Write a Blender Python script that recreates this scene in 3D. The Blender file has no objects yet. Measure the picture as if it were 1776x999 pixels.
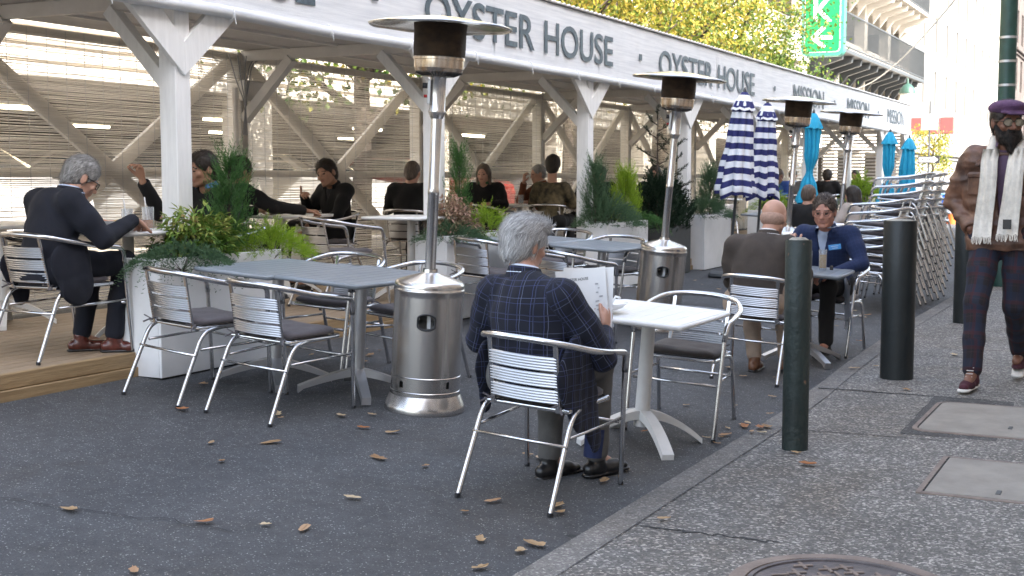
import bpy, math, random
import numpy as np
from mathutils import Vector, Matrix, noise as mn
R = math.radians
random.seed(7); rng = np.random.default_rng(7)
sc = bpy.context.scene
col = sc.collection
# ---------------------------------------------------------------- camera, sky, sun, exposure
cam_d = bpy.data.cameras.new('camera'); cam = bpy.data.objects.new('camera', cam_d); col.objects.link(cam)
sc.camera = cam
cam_d.sensor_width = 36; cam_d.lens = 36*2200/1776; cam_d.clip_end = 2000; cam_d.clip_start = .05
cam.location = (0, 0, 1.48); cam.rotation_euler = (R(90-4.923), 0, R(27.12))
cam_d.dof.use_dof = True; cam_d.dof.focus_distance = 6.0; cam_d.dof.aperture_fstop = 9.0
w = bpy.data.worlds.new('World'); sc.world = w; w.use_nodes = True
wn = w.node_tree; bg = wn.nodes['Background']
sky = wn.nodes.new('ShaderNodeTexSky'); sky.sky_type = 'NISHITA'; sky.sun_disc = False
sky.sun_elevation = R(35); sky.sun_rotation = R(109); sky.air_density = 1.0; sky.dust_density = 2.5; sky.ozone_density = .7
hsv = wn.nodes.new('ShaderNodeHueSaturation'); hsv.inputs['Saturation'].default_value = .62; wn.links.new(sky.outputs[0], hsv.inputs['Color']); wn.links.new(hsv.outputs[0], bg.inputs[0]); bg.inputs[1].default_value = .15
sd = bpy.data.lights.new('sun', 'SUN'); sun = bpy.data.objects.new('sun', sd); col.objects.link(sun)
sd.energy = 3.0; sd.angle = R(.5); sd.color = (1, .93, .82)
sun.rotation_euler = Vector((1, -.35, .75)).to_track_quat('Z', 'Y').to_euler()
sc.view_settings.view_transform = 'Standard'; sc.view_settings.look = 'None'
sc.view_settings.exposure = 2.65; sc.view_settings.gamma = 1
# ---------------------------------------------------------------- materials
def mat(name, c, rough=.6, metal=0, var=0, vscale=8, bump=0, bscale=60, c2=None, stretch=None, spec=.5, trans=0, alpha=1, coat=0, sheen=0, detail=6):
    m = bpy.data.materials.new(name); m.use_nodes = True; nt = m.node_tree; p = nt.nodes['Principled BSDF']
    p.inputs['Base Color'].default_value = (*c, 1); p.inputs['Roughness'].default_value = rough
    p.inputs['Metallic'].default_value = metal; p.inputs['Specular IOR Level'].default_value = spec
    if trans: p.inputs['Transmission Weight'].default_value = trans
    if alpha < 1: p.inputs['Alpha'].default_value = alpha
    if coat: p.inputs['Coat Weight'].default_value = coat
    if sheen: p.inputs['Sheen Weight'].default_value = sheen
    L = nt.links.new
    tc = nt.nodes.new('ShaderNodeTexCoord'); mp = nt.nodes.new('ShaderNodeMapping'); L(tc.outputs['Object'], mp.inputs[0])
    if stretch: mp.inputs['Scale'].default_value = stretch
    if var or c2:
        n = nt.nodes.new('ShaderNodeTexNoise'); n.inputs['Scale'].default_value = vscale; n.inputs['Detail'].default_value = detail; n.inputs['Roughness'].default_value = .65
        L(mp.outputs[0], n.inputs[0])
        r = nt.nodes.new('ShaderNodeValToRGB'); L(n.outputs[0], r.inputs[0])
        a = tuple(x*(1-var) for x in c); b = c2 or tuple(min(1, x*(1+var)) for x in c)
        r.color_ramp.elements[0].position = .36; r.color_ramp.elements[1].position = .64
        r.color_ramp.elements[0].color = (*a, 1); r.color_ramp.elements[1].color = (*b, 1)
        L(r.outputs[0], p.inputs['Base Color'])
    if bump:
        n2 = nt.nodes.new('ShaderNodeTexNoise'); n2.inputs['Scale'].default_value = bscale; n2.inputs['Detail'].default_value = 4
        L(mp.outputs[0], n2.inputs[0]); bu = nt.nodes.new('ShaderNodeBump'); bu.inputs['Strength'].default_value = bump; bu.inputs['Distance'].default_value = .01
        L(n2.outputs[0], bu.inputs['Height']); L(bu.outputs[0], p.inputs['Normal'])
    return m
def emit(name, c, s):
    m = bpy.data.materials.new(name); m.use_nodes = True; p = m.node_tree.nodes['Principled BSDF']
    p.inputs['Emission Color'].default_value = (*c, 1); p.inputs['Emission Strength'].default_value = s; p.inputs['Base Color'].default_value = (*c, 1)
    return m
def aggregate(name, base, dark, light, sc1, amount, patch=.25, bump=.5, stain=(.75, .68, .6)):
    m = bpy.data.materials.new(name); m.use_nodes = True; nt = m.node_tree; p = nt.nodes['Principled BSDF']; L = nt.links.new
    tc = nt.nodes.new('ShaderNodeTexCoord')
    v = nt.nodes.new('ShaderNodeTexVoronoi'); v.inputs['Scale'].default_value = sc1; L(tc.outputs['Object'], v.inputs[0])
    hs = nt.nodes.new('ShaderNodeSeparateColor'); L(v.outputs['Color'], hs.inputs[0])
    r = nt.nodes.new('ShaderNodeValToRGB'); e = r.color_ramp.elements
    e[0].color = (*dark, 1); e[0].position = 0; e[1].color = (*light, 1); e[1].position = 1
    x = e.new(1-amount*2.2); x.color = (*base, 1); y = e.new(1-amount); y.color = (*[(a+b)/2 for a, b in zip(base, light)], 1)
    L(hs.outputs[0], r.inputs[0])
    n = nt.nodes.new('ShaderNodeTexNoise'); n.inputs['Scale'].default_value = .9; n.inputs['Detail'].default_value = 8; n.inputs['Roughness'].default_value = .7; L(tc.outputs['Object'], n.inputs[0])
    mr = nt.nodes.new('ShaderNodeMapRange'); mr.inputs[1].default_value = .3; mr.inputs[2].default_value = .7; mr.inputs[3].default_value = 1-patch; mr.inputs[4].default_value = 1+patch
    L(n.outputs[0], mr.inputs[0])
    n6 = nt.nodes.new('ShaderNodeTexNoise'); n6.inputs['Scale'].default_value = 14; n6.inputs['Detail'].default_value = 6; L(tc.outputs['Object'], n6.inputs[0]); m6 = nt.nodes.new('ShaderNodeMapRange'); m6.inputs[1].default_value = .3; m6.inputs[2].default_value = .7; m6.inputs[3].default_value = .84; m6.inputs[4].default_value = 1.14; L(n6.outputs[0], m6.inputs[0])
    m7 = nt.nodes.new('ShaderNodeMath'); m7.operation = 'MULTIPLY'; L(mr.outputs[0], m7.inputs[0]); L(m6.outputs[0], m7.inputs[1]); mr = m7
    mx = nt.nodes.new('ShaderNodeVectorMath'); mx.operation = 'SCALE'; L(r.outputs[0], mx.inputs[0]); L(mr.outputs[0], mx.inputs['Scale'])
    n4 = nt.nodes.new('ShaderNodeTexNoise'); n4.inputs['Scale'].default_value = .55; n4.inputs['Detail'].default_value = 9; n4.inputs['Roughness'].default_value = .75; n4.inputs['Distortion'].default_value = .6; L(tc.outputs['Object'], n4.inputs[0])
    r4 = nt.nodes.new('ShaderNodeValToRGB'); r4.color_ramp.elements[0].position = .5; r4.color_ramp.elements[0].color = (1, 1, 1, 1); r4.color_ramp.elements[1].position = .68; r4.color_ramp.elements[1].color = (*stain, 1); L(n4.outputs[0], r4.inputs[0])
    v5 = nt.nodes.new('ShaderNodeTexVoronoi'); v5.inputs['Scale'].default_value = 1.6; L(tc.outputs['Object'], v5.inputs[0]); r5 = nt.nodes.new('ShaderNodeValToRGB'); r5.color_ramp.elements[0].position = .028; r5.color_ramp.elements[0].color = (.55, .55, .55, 1); r5.color_ramp.elements[1].position = .04; r5.color_ramp.elements[1].color = (1, 1, 1, 1); L(v5.outputs['Distance'], r5.inputs[0])
    m4 = nt.nodes.new('ShaderNodeMixRGB'); m4.blend_type = 'MULTIPLY'; m4.inputs[0].default_value = 1; L(mx.outputs[0], m4.inputs[1]); L(r4.outputs[0], m4.inputs[2])
    m5 = nt.nodes.new('ShaderNodeMixRGB'); m5.blend_type = 'MULTIPLY'; m5.inputs[0].default_value = 1; L(m4.outputs[0], m5.inputs[1]); L(r5.outputs[0], m5.inputs[2])
    L(m5.outputs[0], p.inputs['Base Color']); p.inputs['Roughness'].default_value = .8
    n3 = nt.nodes.new('ShaderNodeTexNoise'); n3.inputs['Scale'].default_value = 120; L(tc.outputs['Object'], n3.inputs[0])
    ad = nt.nodes.new('ShaderNodeMath'); ad.operation = 'ADD'; L(v.outputs['Distance'], ad.inputs[0]); L(n3.outputs[0], ad.inputs[1])
    bu = nt.nodes.new('ShaderNodeBump'); bu.inputs['Strength'].default_value = bump; bu.inputs['Distance'].default_value = .006; L(ad.outputs[0], bu.inputs['Height']); L(bu.outputs[0], p.inputs['Normal'])
    return m
def wood(name, c, c2, axis=1, rough=.75, sc_=3, grain=18):
    s = [1, 1, 1]; s = [grain if i != axis else 1 for i in range(3)]
    return mat(name, c, rough, c2=c2, vscale=sc_, stretch=s, bump=.35, bscale=sc_*3)
def leafmat(name, cs, trans=.25, rough=.5):
    m = bpy.data.materials.new(name); m.use_nodes = True; nt = m.node_tree; p = nt.nodes['Principled BSDF']; L = nt.links.new
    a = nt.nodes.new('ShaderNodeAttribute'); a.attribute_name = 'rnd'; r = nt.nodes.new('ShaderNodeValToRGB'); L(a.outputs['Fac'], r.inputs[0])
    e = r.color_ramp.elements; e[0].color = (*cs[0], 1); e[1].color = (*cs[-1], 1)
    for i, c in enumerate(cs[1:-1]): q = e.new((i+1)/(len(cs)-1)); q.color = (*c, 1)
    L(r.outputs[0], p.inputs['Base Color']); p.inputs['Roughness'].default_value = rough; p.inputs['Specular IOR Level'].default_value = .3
    t = nt.nodes.new('ShaderNodeBsdfTranslucent'); L(r.outputs[0], t.inputs[0]); mx = nt.nodes.new('ShaderNodeMixShader'); mx.inputs[0].default_value = trans
    L(p.outputs[0], mx.inputs[1]); L(t.outputs[0], mx.inputs[2]); L(mx.outputs[0], nt.nodes['Material Output'].inputs[0])
    return m
# ---------------------------------------------------------------- mesh helpers
class MB:
    def __init__(s): s.v = []; s.f = []; s.rn = []
    def add(s, vs, fs, rn=0.0):
        o = len(s.v); s.v += [tuple(x) for x in vs]; s.f += [tuple(i+o for i in f) for f in fs]; s.rn += [rn]*len(vs); return s
    def box(s, c, d, M=None, bev=0):
        x, y, z = (q/2 for q in d)
        if bev:
            b = min(bev, x*.9, y*.9, z*.9); vs = []; bm_f = []
            for sx in (-1, 1):
                for sy in (-1, 1):
                    for sz in (-1, 1):
                        vs += [(sx*x, sy*(y-b), sz*(z-b)), (sx*(x-b), sy*y, sz*(z-b)), (sx*(x-b), sy*(y-b), sz*z)]
            def ix(sx, sy, sz, k): return ((sx > 0)*4+(sy > 0)*2+(sz > 0))*3+k
            F = []
            for k, sg in ((0, -1), (0, 1), (1, -1), (1, 1), (2, -1), (2, 1)):
                q = [(-1, -1), (1, -1), (1, 1), (-1, 1)]
                def mk(a, b_): return {0: (sg, a, b_), 1: (a, sg, b_), 2: (a, b_, sg)}[k]
                F.append([ix(*mk(a, b_), k) for a, b_ in q])
            for ax in range(3):
                o1, o2 = [i for i in range(3) if i != ax]
                for a in (-1, 1):
                    for b_ in (-1, 1):
                        t0 = [0]*3; t0[o1] = a; t0[o2] = b_; t1 = list(t0); t0[ax] = -1; t1[ax] = 1
                        F.append([ix(*t0, o1), ix(*t1, o1), ix(*t1, o2), ix(*t0, o2)])
            for sx in (-1, 1):
                for sy in (-1, 1):
                    for sz in (-1, 1): F.append([ix(sx, sy, sz, k) for k in range(3)])
            F2 = []
            for f in F:
                p = [Vector(vs[i]) for i in f]; n = (p[1]-p[0]).cross(p[2]-p[0]); ce = sum(p, Vector())/len(p)
                F2.append(f if n.dot(ce) > 0 else f[::-1])
            F = F2
        else:
            vs = [(a, b, e) for a in (-x, x) for b in (-y, y) for e in (-z, z)]
            F = [(0, 1, 3, 2), (4, 6, 7, 5), (0, 4, 5, 1), (2, 3, 7, 6), (0, 2, 6, 4), (1, 5, 7, 3)]
        c = Vector(c); M = M or Matrix.Identity(3)
        return s.add([c+M@Vector(v) for v in vs], F)
    def bar(s, a, b, wd, ht, upv=(0, 0, 1), bev=.003):
        a = Vector(a); b = Vector(b); d = (b-a); L = d.length; d.normalize(); u = Vector(upv); x = d.cross(u)
        if x.length < 1e-4: x = d.cross(Vector((1, 0, 0)))
        x.normalize(); u = x.cross(d); M = Matrix((x, d, u)).transposed()
        return s.box((a+b)/2, (wd, L, ht), M, bev)
    def tube(s, pts, r, n=10, closed=False, cap=True):
        pts = [Vector(p) for p in pts]; m = len(pts); rs = r if isinstance(r, (list, tuple)) else [r]*m
        T = []
        for i in range(m):
            if closed: t = pts[(i+1) % m]-pts[i-1]
            else: t = pts[min(i+1, m-1)]-pts[max(i-1, 0)]
            T.append(t.normalized())
        u = T[0].orthogonal().normalized(); vs = []
        for i in range(m):
            u = (u-T[i]*u.dot(T[i])).normalized(); v = T[i].cross(u)
            vs += [pts[i]+(u*math.cos(2*math.pi*k/n)+v*math.sin(2*math.pi*k/n))*rs[i] for k in range(n)]
        F = [(i*n+k, i*n+(k+1) % n, (i+1)*n+(k+1) % n, (i+1)*n+k) for i in range(m-1) for k in range(n)]
        if closed: F += [((m-1)*n+k, (m-1)*n+(k+1) % n, (k+1) % n, k) for k in range(n)]
        elif cap: F += [tuple(range(n))[::-1], tuple((m-1)*n+k for k in range(n))]
        return s.add(vs, F)
    def lathe(s, prof, n=32, c=(0, 0, 0), cap=True, skip=None):
        vs = [(c[0]+r*math.cos(2*math.pi*k/n), c[1]+r*math.sin(2*math.pi*k/n), c[2]+z) for r, z in prof for k in range(n)]
        F = []
        for i in range(len(prof)-1):
            for k in range(n):
                if skip and skip((prof[i][1]+prof[i+1][1])/2, 2*math.pi*(k+.5)/n): continue
                F.append((i*n+k, i*n+(k+1) % n, (i+1)*n+(k+1) % n, (i+1)*n+k))
        if cap: F += [tuple(range(n))[::-1], tuple((len(prof)-1)*n+k for k in range(n))]
        return s.add(vs, F)
    def build(s, name, m, parent=None, smooth=False, auto=None, loc=None):
        me = bpy.data.meshes.new(name); me.from_pydata(s.v, [], s.f)
        if any(s.rn):
            at = me.attributes.new('rnd', 'FLOAT', 'POINT'); at.data.foreach_set('value', np.array(s.rn, dtype=np.float32))
        for q in (m if isinstance(m, (list, tuple)) else [m]): me.materials.append(q)
        if smooth or auto is not None: me.polygons.foreach_set('use_smooth', [True]*len(me.polygons))
        me.update()
        if auto is not None: me.set_sharp_from_angle(angle=R(auto))
        o = bpy.data.objects.new(name, me); col.objects.link(o)
        if parent is not None: o.parent = parent
        if loc: o.location = loc
        return o
def fillet(pts, r, n=6):
    pts = [Vector(p) for p in pts]; out = [pts[0]]
    for i in range(1, len(pts)-1):
        a, b, c = pts[i-1], pts[i], pts[i+1]; rr = min(r, (a-b).length*.48, (c-b).length*.48)
        p0 = b+(a-b).normalized()*rr; p1 = b+(c-b).normalized()*rr
        for k in range(n+1):
            t = k/n; out.append(p0*(1-t)**2+b*2*t*(1-t)+p1*t*t)
    return out+[pts[-1]]
def tag(o, label=None, cat=None, group=None, kind=None):
    if label: o['label'] = label
    if cat: o['category'] = cat
    if group: o['group'] = group
    if kind: o['kind'] = kind
    return o
def empty(name, loc=(0, 0, 0), rz=0, tilt=0, label=None, cat=None, group=None):
    o = bpy.data.objects.new(name, None); col.objects.link(o); o.location = loc; o.empty_display_size = .2
    o.rotation_euler = (Matrix.Rotation(tilt, 3, 'Y')@Matrix.Rotation(rz, 3, 'Z')).to_euler()
    return tag(o, label, cat, group)
KIDS = {}
def copy_tree(o, parent=None):
    c = o.copy(); col.objects.link(c); c.parent = parent
    if parent is not None: c.matrix_parent_inverse = o.matrix_parent_inverse
    for ch in [q for q in bpy.data.objects if q.parent == o]: copy_tree(ch, c)
    return c
def place(o, loc, rz=0, tilt=0, label=None, group=None):
    o.location = loc; o.rotation_euler = (Matrix.Rotation(tilt, 3, 'Y')@Matrix.Rotation(rz, 3, 'Z')).to_euler()
    return tag(o, label, None, group)
def struct(o): o['kind'] = 'structure'; return o
SL = .068; TILT = math.atan(SL)
def rz_(x): return max(0, SL*(-2-x)) if x > -8.4 else SL*6.4      # height of the sloping road
def text_obj(txt, h, m, parent, sx=1, name='lettering', ext=.002, bold=.0):
    cu = bpy.data.curves.new('t', 'FONT'); cu.body = txt; cu.size = h/.73; cu.extrude = ext; cu.offset = bold; cu.align_x = 'LEFT'; cu.resolution_u = 4
    t = bpy.data.objects.new('t', cu); col.objects.link(t)
    dg = bpy.context.evaluated_depsgraph_get(); me = bpy.data.meshes.new_from_object(t.evaluated_get(dg))
    bpy.data.objects.remove(t); bpy.data.curves.remove(cu)
    x0 = min(v.co.x for v in me.vertices); x1 = max(v.co.x for v in me.vertices)
    for v in me.vertices: v.co.x = (v.co.x-x0)/(x1-x0)*sx
    me.materials.clear(); me.materials.append(m)
    o = bpy.data.objects.new(name, me); col.objects.link(o); o.parent = parent
    return o
# ---------------------------------------------------------------- materials used below
ASPH = aggregate('asphalt', (.083, .085, .090), (.055, .056, .059), (.34, .34, .33), 185, .024, .22, .6)
WALK = aggregate('exposed_aggregate', (.155, .147, .136), (.085, .08, .075), (.46, .43, .39), 95, .13, .2, .8)
KERB = aggregate('kerb_stone', (.17, .16, .145), (.11, .10, .095), (.34, .32, .29), 120, .08, .3, .5)
PATCH = aggregate('dark_patch', (.075, .073, .073), (.04, .04, .04), (.2, .2, .2), 120, .05, .3, .8)
TAR = mat('joint_tar', (.03, .03, .03), .9, var=.4, vscale=30)
WHITEWOOD = mat('white_painted_wood', (.76, .76, .75), .55, c2=(.85, .85, .84), vscale=3, stretch=(9, 9, 1), bump=.15, bscale=30)
CREAM = mat('cream_painted_wood', (.66, .63, .58), .6, c2=(.76, .73, .68), vscale=3, bump=.15, bscale=30)
DECKT = wood('weathered_deck_planks', (.23, .17, .115), (.34, .26, .18), 1, .6, 3, 14)
DECKE = wood('treated_pine_board', (.24, .16, .08), (.36, .25, .13), 1, .6, 3, 14)
FABRIC = mat('fascia_fabric', (.62, .64, .67), .6, c2=(.78, .795, .81), vscale=2.6, stretch=(1, .5, 14), bump=.3, bscale=26)
LETTER = mat('letter_ink', (.075, .105, .125), .5, var=.3, vscale=14)
GALV = mat('galvanised', (.5, .5, .5), .4, metal=.8)
BLK = mat('black_plastic', (.02, .02, .022), .45)
RUST = mat('rust_iron', (.17, .13, .11), .7, metal=.3, c2=(.25, .2, .17), vscale=9, bump=.5, bscale=70)
# ---------------------------------------------------------------- ground
KL = [(-2.0, -8), (-2.0, 7.5), (-2.1, 9.5), (-2.18, 12), (-2.2, 16.5), (-2.35, 22), (-2.7, 32), (-3.6, 60), (-5, 95)]
def kx(y):
    for (x0, y0), (x1, y1) in zip(KL, KL[1:]):
        if y <= y1: return x0+(x1-x0)*(y-y0)/(y1-y0)
    return KL[-1][0]
b = MB(); b.add([(-400, -100, -.08), (400, -100, -.08), (400, 700, -.08), (-400, 700, -.08)], [(0, 1, 2, 3)]); g = struct(b.build('ground', PATCH))
ys = [-8, 0]+[4+.25*i for i in range(60)]+[20, 24, 28, 32, 40, 50, 60, 75, 95]
vs = []; F = []
for y in ys:
    vs += [(kx(y)+.01, y, 0.0)]+[(x, y, rz_(x)+.006*mn.noise(Vector((x*.7, y*.5, 3)))) for x in (-2.9, -3.7, -4.5, -5.3, -6.1, -7, -8.4)]+[(-9.2, y, .43), (-9.2, y, .43)]
for i in range(len(ys)-1):
    for j in range(9): F.append((i*10+j, i*10+j+1, (i+1)*10+j+1, (i+1)*10+j)[::-1])
b = MB(); b.add(vs, F); struct(b.build('road', ASPH, smooth=True))
# far pavement beside the garage
b = MB(); b.box((-10.7, 45, .48), (2.6, 110, .12)); struct(b.build('far_sidewalk', KERB))
# near sidewalk: sheet + kerb (real step)
vs = []; F = []
kw = .17
for y in ys: vs += [(kx(y)+kw, y, .1), (4.5, y, .13)]
for i in range(len(ys)-1): F.append((2*i, 2*i+1, 2*i+3, 2*i+2))
b = MB(); b.add(vs, F); struct(b.build('sidewalk', WALK))
b = MB(); vs = []; F = []
for i, y in enumerate(ys):
    j = .008*mn.noise(Vector((0, y*2, 0)))
    vs += [(kx(y)+.0+j, y, -.05), (kx(y)+.012+j, y, .085), (kx(y)+.03+j, y, .1), (kx(y)+kw, y, .102), (kx(y)+kw, y, .0)]
for i in range(len(ys)-1):
    for k in range(4): F.append((i*5+k, i*5+k+1, (i+1)*5+k+1, (i+1)*5+k))
b.add(vs, F); struct(b.build('kerb', KERB, auto=40))
def strip(pts, wd, z, name, m):
    b = MB(); vs = []; n = len(pts)
    for i, (x, y) in enumerate(pts):
        a = Vector(pts[max(i-1, 0)]); c = Vector(pts[min(i+1, n-1)]); d = (c-a).normalized(); q = wd*(.6+.7*abs(mn.noise(Vector((x*9, y*9, 1)))))
        vs += [(x-d.y*q/2, y+d.x*q/2, z), (x+d.y*q/2, y-d.x*q/2, z)]
    b.add(vs, [(2*i, 2*i+1, 2*i+3, 2*i+2) for i in range(n-1)]); return b.build(name, m)
def wob(a, c, amp=.02, n=40, s=0): return [(a[0]+(c[0]-a[0])*t/n+amp*mn.noise(Vector((t*.35, s, 0))), a[1]+(c[1]-a[1])*t/n+amp*mn.noise(Vector((t*.35, s+5, 0)))) for t in range(n+1)]
for i, (a, c, wd) in enumerate([((-1.98, 8.3), (3, 8.42), .035), ((-1.85, 6.86), (3, 7.06), .014), ((-1.83, 4.64), (-1.25, 4.66), .016), ((-1.83, 10.2), (3, 10.3), .015), ((-1.9, 12.2), (3, 12.3), .015), ((-2.0, 15), (3, 15), .015), ((-1.95, 18.5), (3, 18.6), .02), ((-.62, 4.5), (3, 4.3), .02)]):
    struct(strip(wob(a, c, .03, 40, i), wd, .1045, 'sidewalk_joint', TAR))
struct(strip([(kx(y)+kw+.004, y) for y in [0, 2, 3, 4, 5, 6, 7, 8, 9, 10, 12, 14, 17, 20]], 0.006, .1048, 'kerb_joint', PATCH))
struct(strip(wob((-1.22, 7.02), (-1.24, 8.3), .01, 20, 9), .01, .1047, 'sidewalk_joint', TAR))
struct(strip(wob((-6, 3.2), (-3.2, 3.9), .08, 60, 12), .008, .2, 'road_crack', TAR)).location.z = -.2+.004
bpy.data.objects['road_crack'].data.vertices.foreach_set('co', np.array([c for v in bpy.data.objects['road_crack'].data.vertices for c in (v.co.x, v.co.y, rz_(v.co.x)+.2+.004)], dtype=np.float32))
# dark surround + covers
b = MB(); b.add([(-1.22, 7.0, .1052), (1.2, 7.02, .1052), (1.2, 8.32, .1052), (-1.24, 8.3, .1052)], [(0, 1, 2, 3)]); struct(b.build('sidewalk_patch', PATCH))
DIAM = mat('cover_steel', (.21, .19, .165), .7, c2=(.28, .255, .22), vscale=4, bump=.35, bscale=160)
def cover(name, x0, y0, x1, y1, label, rad, slots):
    t = empty(name, ((x0+x1)/2, (y0+y1)/2, .104), label=label, cat='utility cover')
    W, D = x1-x0, y1-y0
    def rr(w_, d_, r_, z):
        o = []
        for cx, cy, a0 in ((w_/2-r_, d_/2-r_, 0), (-w_/2+r_, d_/2-r_, 90), (-w_/2+r_, -d_/2+r_, 180), (w_/2-r_, -d_/2+r_, 270)):
            for k in range(7): a = R(a0+15*k); o.append((cx+r_*math.cos(a), cy+r_*math.sin(a), z))
        return o
    def ring(a, c): n = len(a); return a+c, [(i, (i+1) % n, n+(i+1) % n, n+i) for i in range(n)]
    b = MB(); b.add(*ring(rr(W, D, rad, .006), rr(W-.05, D-.05, rad*.8, .007))); b.add(*ring(rr(W+.006, D+.006, rad, -.01), rr(W, D, rad, .006))); b.build('rim', RUST, t)
    b = MB(); b.add(rr(W-.052, D-.052, rad*.8, .0035), [tuple(range(28))]); b.build('groove', TAR, t)
    b = MB(); p = rr(W-.07, D-.07, rad*.7, .008); q = rr(W-.066, D-.066, rad*.7, .003); b.add(p, [tuple(range(28))]); b.add(*ring(q, p))
    b.build('lid', DIAM, t)
    for sx, sy in slots:
        b = MB(); b.box((sx, sy, .0085), (.022, .075, .004), bev=.0015); b.build('lifting_slot', BLK, t)
    return t
cover('utility_cover', -1.19, 7.1, .55, 8.12, 'large rounded steel utility cover set in a dark asphalt patch of the sidewalk', .1, [(-.33, .25), (-.38, -.22), (.4, 0)])
cover('utility_cover', -.92, 5.68, -.1, 6.5, 'smaller square steel utility cover nearer the camera, level with the first bollard', .012, [(-.08, -.27), (.3, -.25), (.1, .3)])
# manhole
t = empty('manhole_cover', (-.91, 4.22, .1), label='round cast iron manhole cover with raised grid in the near sidewalk', cat='manhole cover')
b = MB(); b.lathe([(.385, -.02), (.385, .008), (.37, .011), (.33, .011), (.328, .004), (.3, .003)], 64, cap=False); b.build('rim', RUST, t, auto=30)
DKIRON = mat('worn_iron', (.10, .085, .085), .6, metal=.4, var=.3, bump=.4, bscale=60)
b = MB(); b.lathe([(.322, .001), (.322, .005)], 64); b.lathe([(.326, .0055), (.322, .011), (.306, .011), (.304, .0055)], 64, cap=False)
b.build('lid', DKIRON, t)
b = MB(); rr_ = random.Random(3)
for i in range(-3, 4):
    for j in range(-3, 4):
        cx, cy = i*.09, j*.09
        for k in range(2):
            a = R(35+90*k); L = .036
            if math.hypot(cx, cy) < .27 and not (abs(i) < 2 and j == -1):
                dx, dy = math.cos(a)*L, math.sin(a)*L; b.bar((cx-dx, cy-dy, .008), (cx+dx, cy+dy, .008+k*.0007), .013, .007, bev=.002)
            if rr_.random() < .55 and math.hypot(cx+.045, cy+.045) < .26:
                dx, dy = math.cos(a)*L*.9, math.sin(a)*L*.9; b.bar((cx+.045-dx, cy+.045-dy, .008), (cx+.045+dx, cy+.045+dy, .0075), .012, .006, bev=.002)
b.build('raised_grid', RUST, t)
# ---------------------------------------------------------------- dining shed
X0, X1, YA, YB, DZ = -5.79, -8.02, 3.1, 33.1, .40
PY = [6.54+3.36*k for k in range(-1, 9)]; PY[-1] = 33.0
shed = empty('dining_shed', (X0, 20, .25), label='long white timber dining shed with fabric fascia, reed screens and wooden deck', cat='dining shed')
shed.location = (0, 0, 0)
b = MB(); y = YA
k = 0
xx = -5.70
while xx > -8.1:
    b.box((xx-.067, (YA+YB)/2, DZ-.02), (.13, YB-YA, .035), bev=.003); xx -= .138
b.build('deck_floor', DECKT, shed)
b = MB(); b.box((-5.70, (YA+YB)/2, .355), (.04, YB-YA, .088), bev=.004); b.build('edge_board', DECKE, shed)
b = MB(); b.box((-5.685, (YA+YB)/2, .265), (.045, YB-YA, .086), bev=.004); b.build('edge_board', DECKE, shed)
b = MB(); b.box((-6.9, (YA+YB)/2, .2), (2.3, YB-YA-.1, .3)); b.build('deck_base', TAR, shed)
for i, y in enumerate(PY):
    b = MB(); b.box((X0-.07, y, 1.5), (.145, .145, 2.35), bev=.006); p = b.build('post', WHITEWOOD, shed)
    for sg in (-1, 1):
        b = MB(); px = X0+.022  # broad V shaped brace boards cut to a point on the post face
        a = [(px, y+sg*.001, 2.16), (px, y+sg*.001, 2.38), (px, y+sg*.33, 2.68), (px, y+sg*.64, 2.68)]
        c = [(px-.04, q[1], q[2]) for q in a]; b.add(a+c, [(0, 3, 2, 1), (4, 5, 6, 7), (0, 1, 5, 4), (1, 2, 6, 5), (2, 3, 7, 6), (3, 0, 4, 7)])
        b.build('brace', WHITEWOOD, shed)
    b = MB(); b.bar((X0-.12, y, 2.1), (X0-.62, y, 2.62), .09, .09); b.build('brace', WHITEWOOD, shed)
    b = MB(); b.box((X1-.06, y, 1.55), (.14, .14, 2.3), bev=.005); b.build('back_post', CREAM, shed)
    b = MB(); b.bar((X1+.02, y, 2.05), (X1+.6, y, 2.62), .09, .09); b.build('brace', CREAM, shed)
    b = MB(); b.box(((X0+X1)/2, y, 2.665), (abs(X1-X0), .045, .1), bev=.004); b.build('beam', CREAM, shed)
for y0, y1 in zip(PY, PY[1:]):
    for s in (0, 1):
        b = MB(); a, c = ((y0+.07, .45), (y1-.07, 2.62)) if s else ((y0+.07, 2.62), (y1-.07, .45))
        b.bar((X1-.05-s*.045, a[0], a[1]), (X1-.05-s*.045, c[0], c[1]), .13, .04, upv=(1, 0, 0), bev=.003); b.build('cross_brace', CREAM, shed)
b = MB(); b.box((X1-.03, (YA+YB)/2, 1.53), (.04, YB-YA, .07), bev=.003); b.build('back_rail', CREAM, shed)
b = MB(); b.box((X1-.03, (YA+YB)/2, 2.65), (.05, YB-YA, .07), bev=.003); b.build('back_rail', CREAM, shed)
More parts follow.
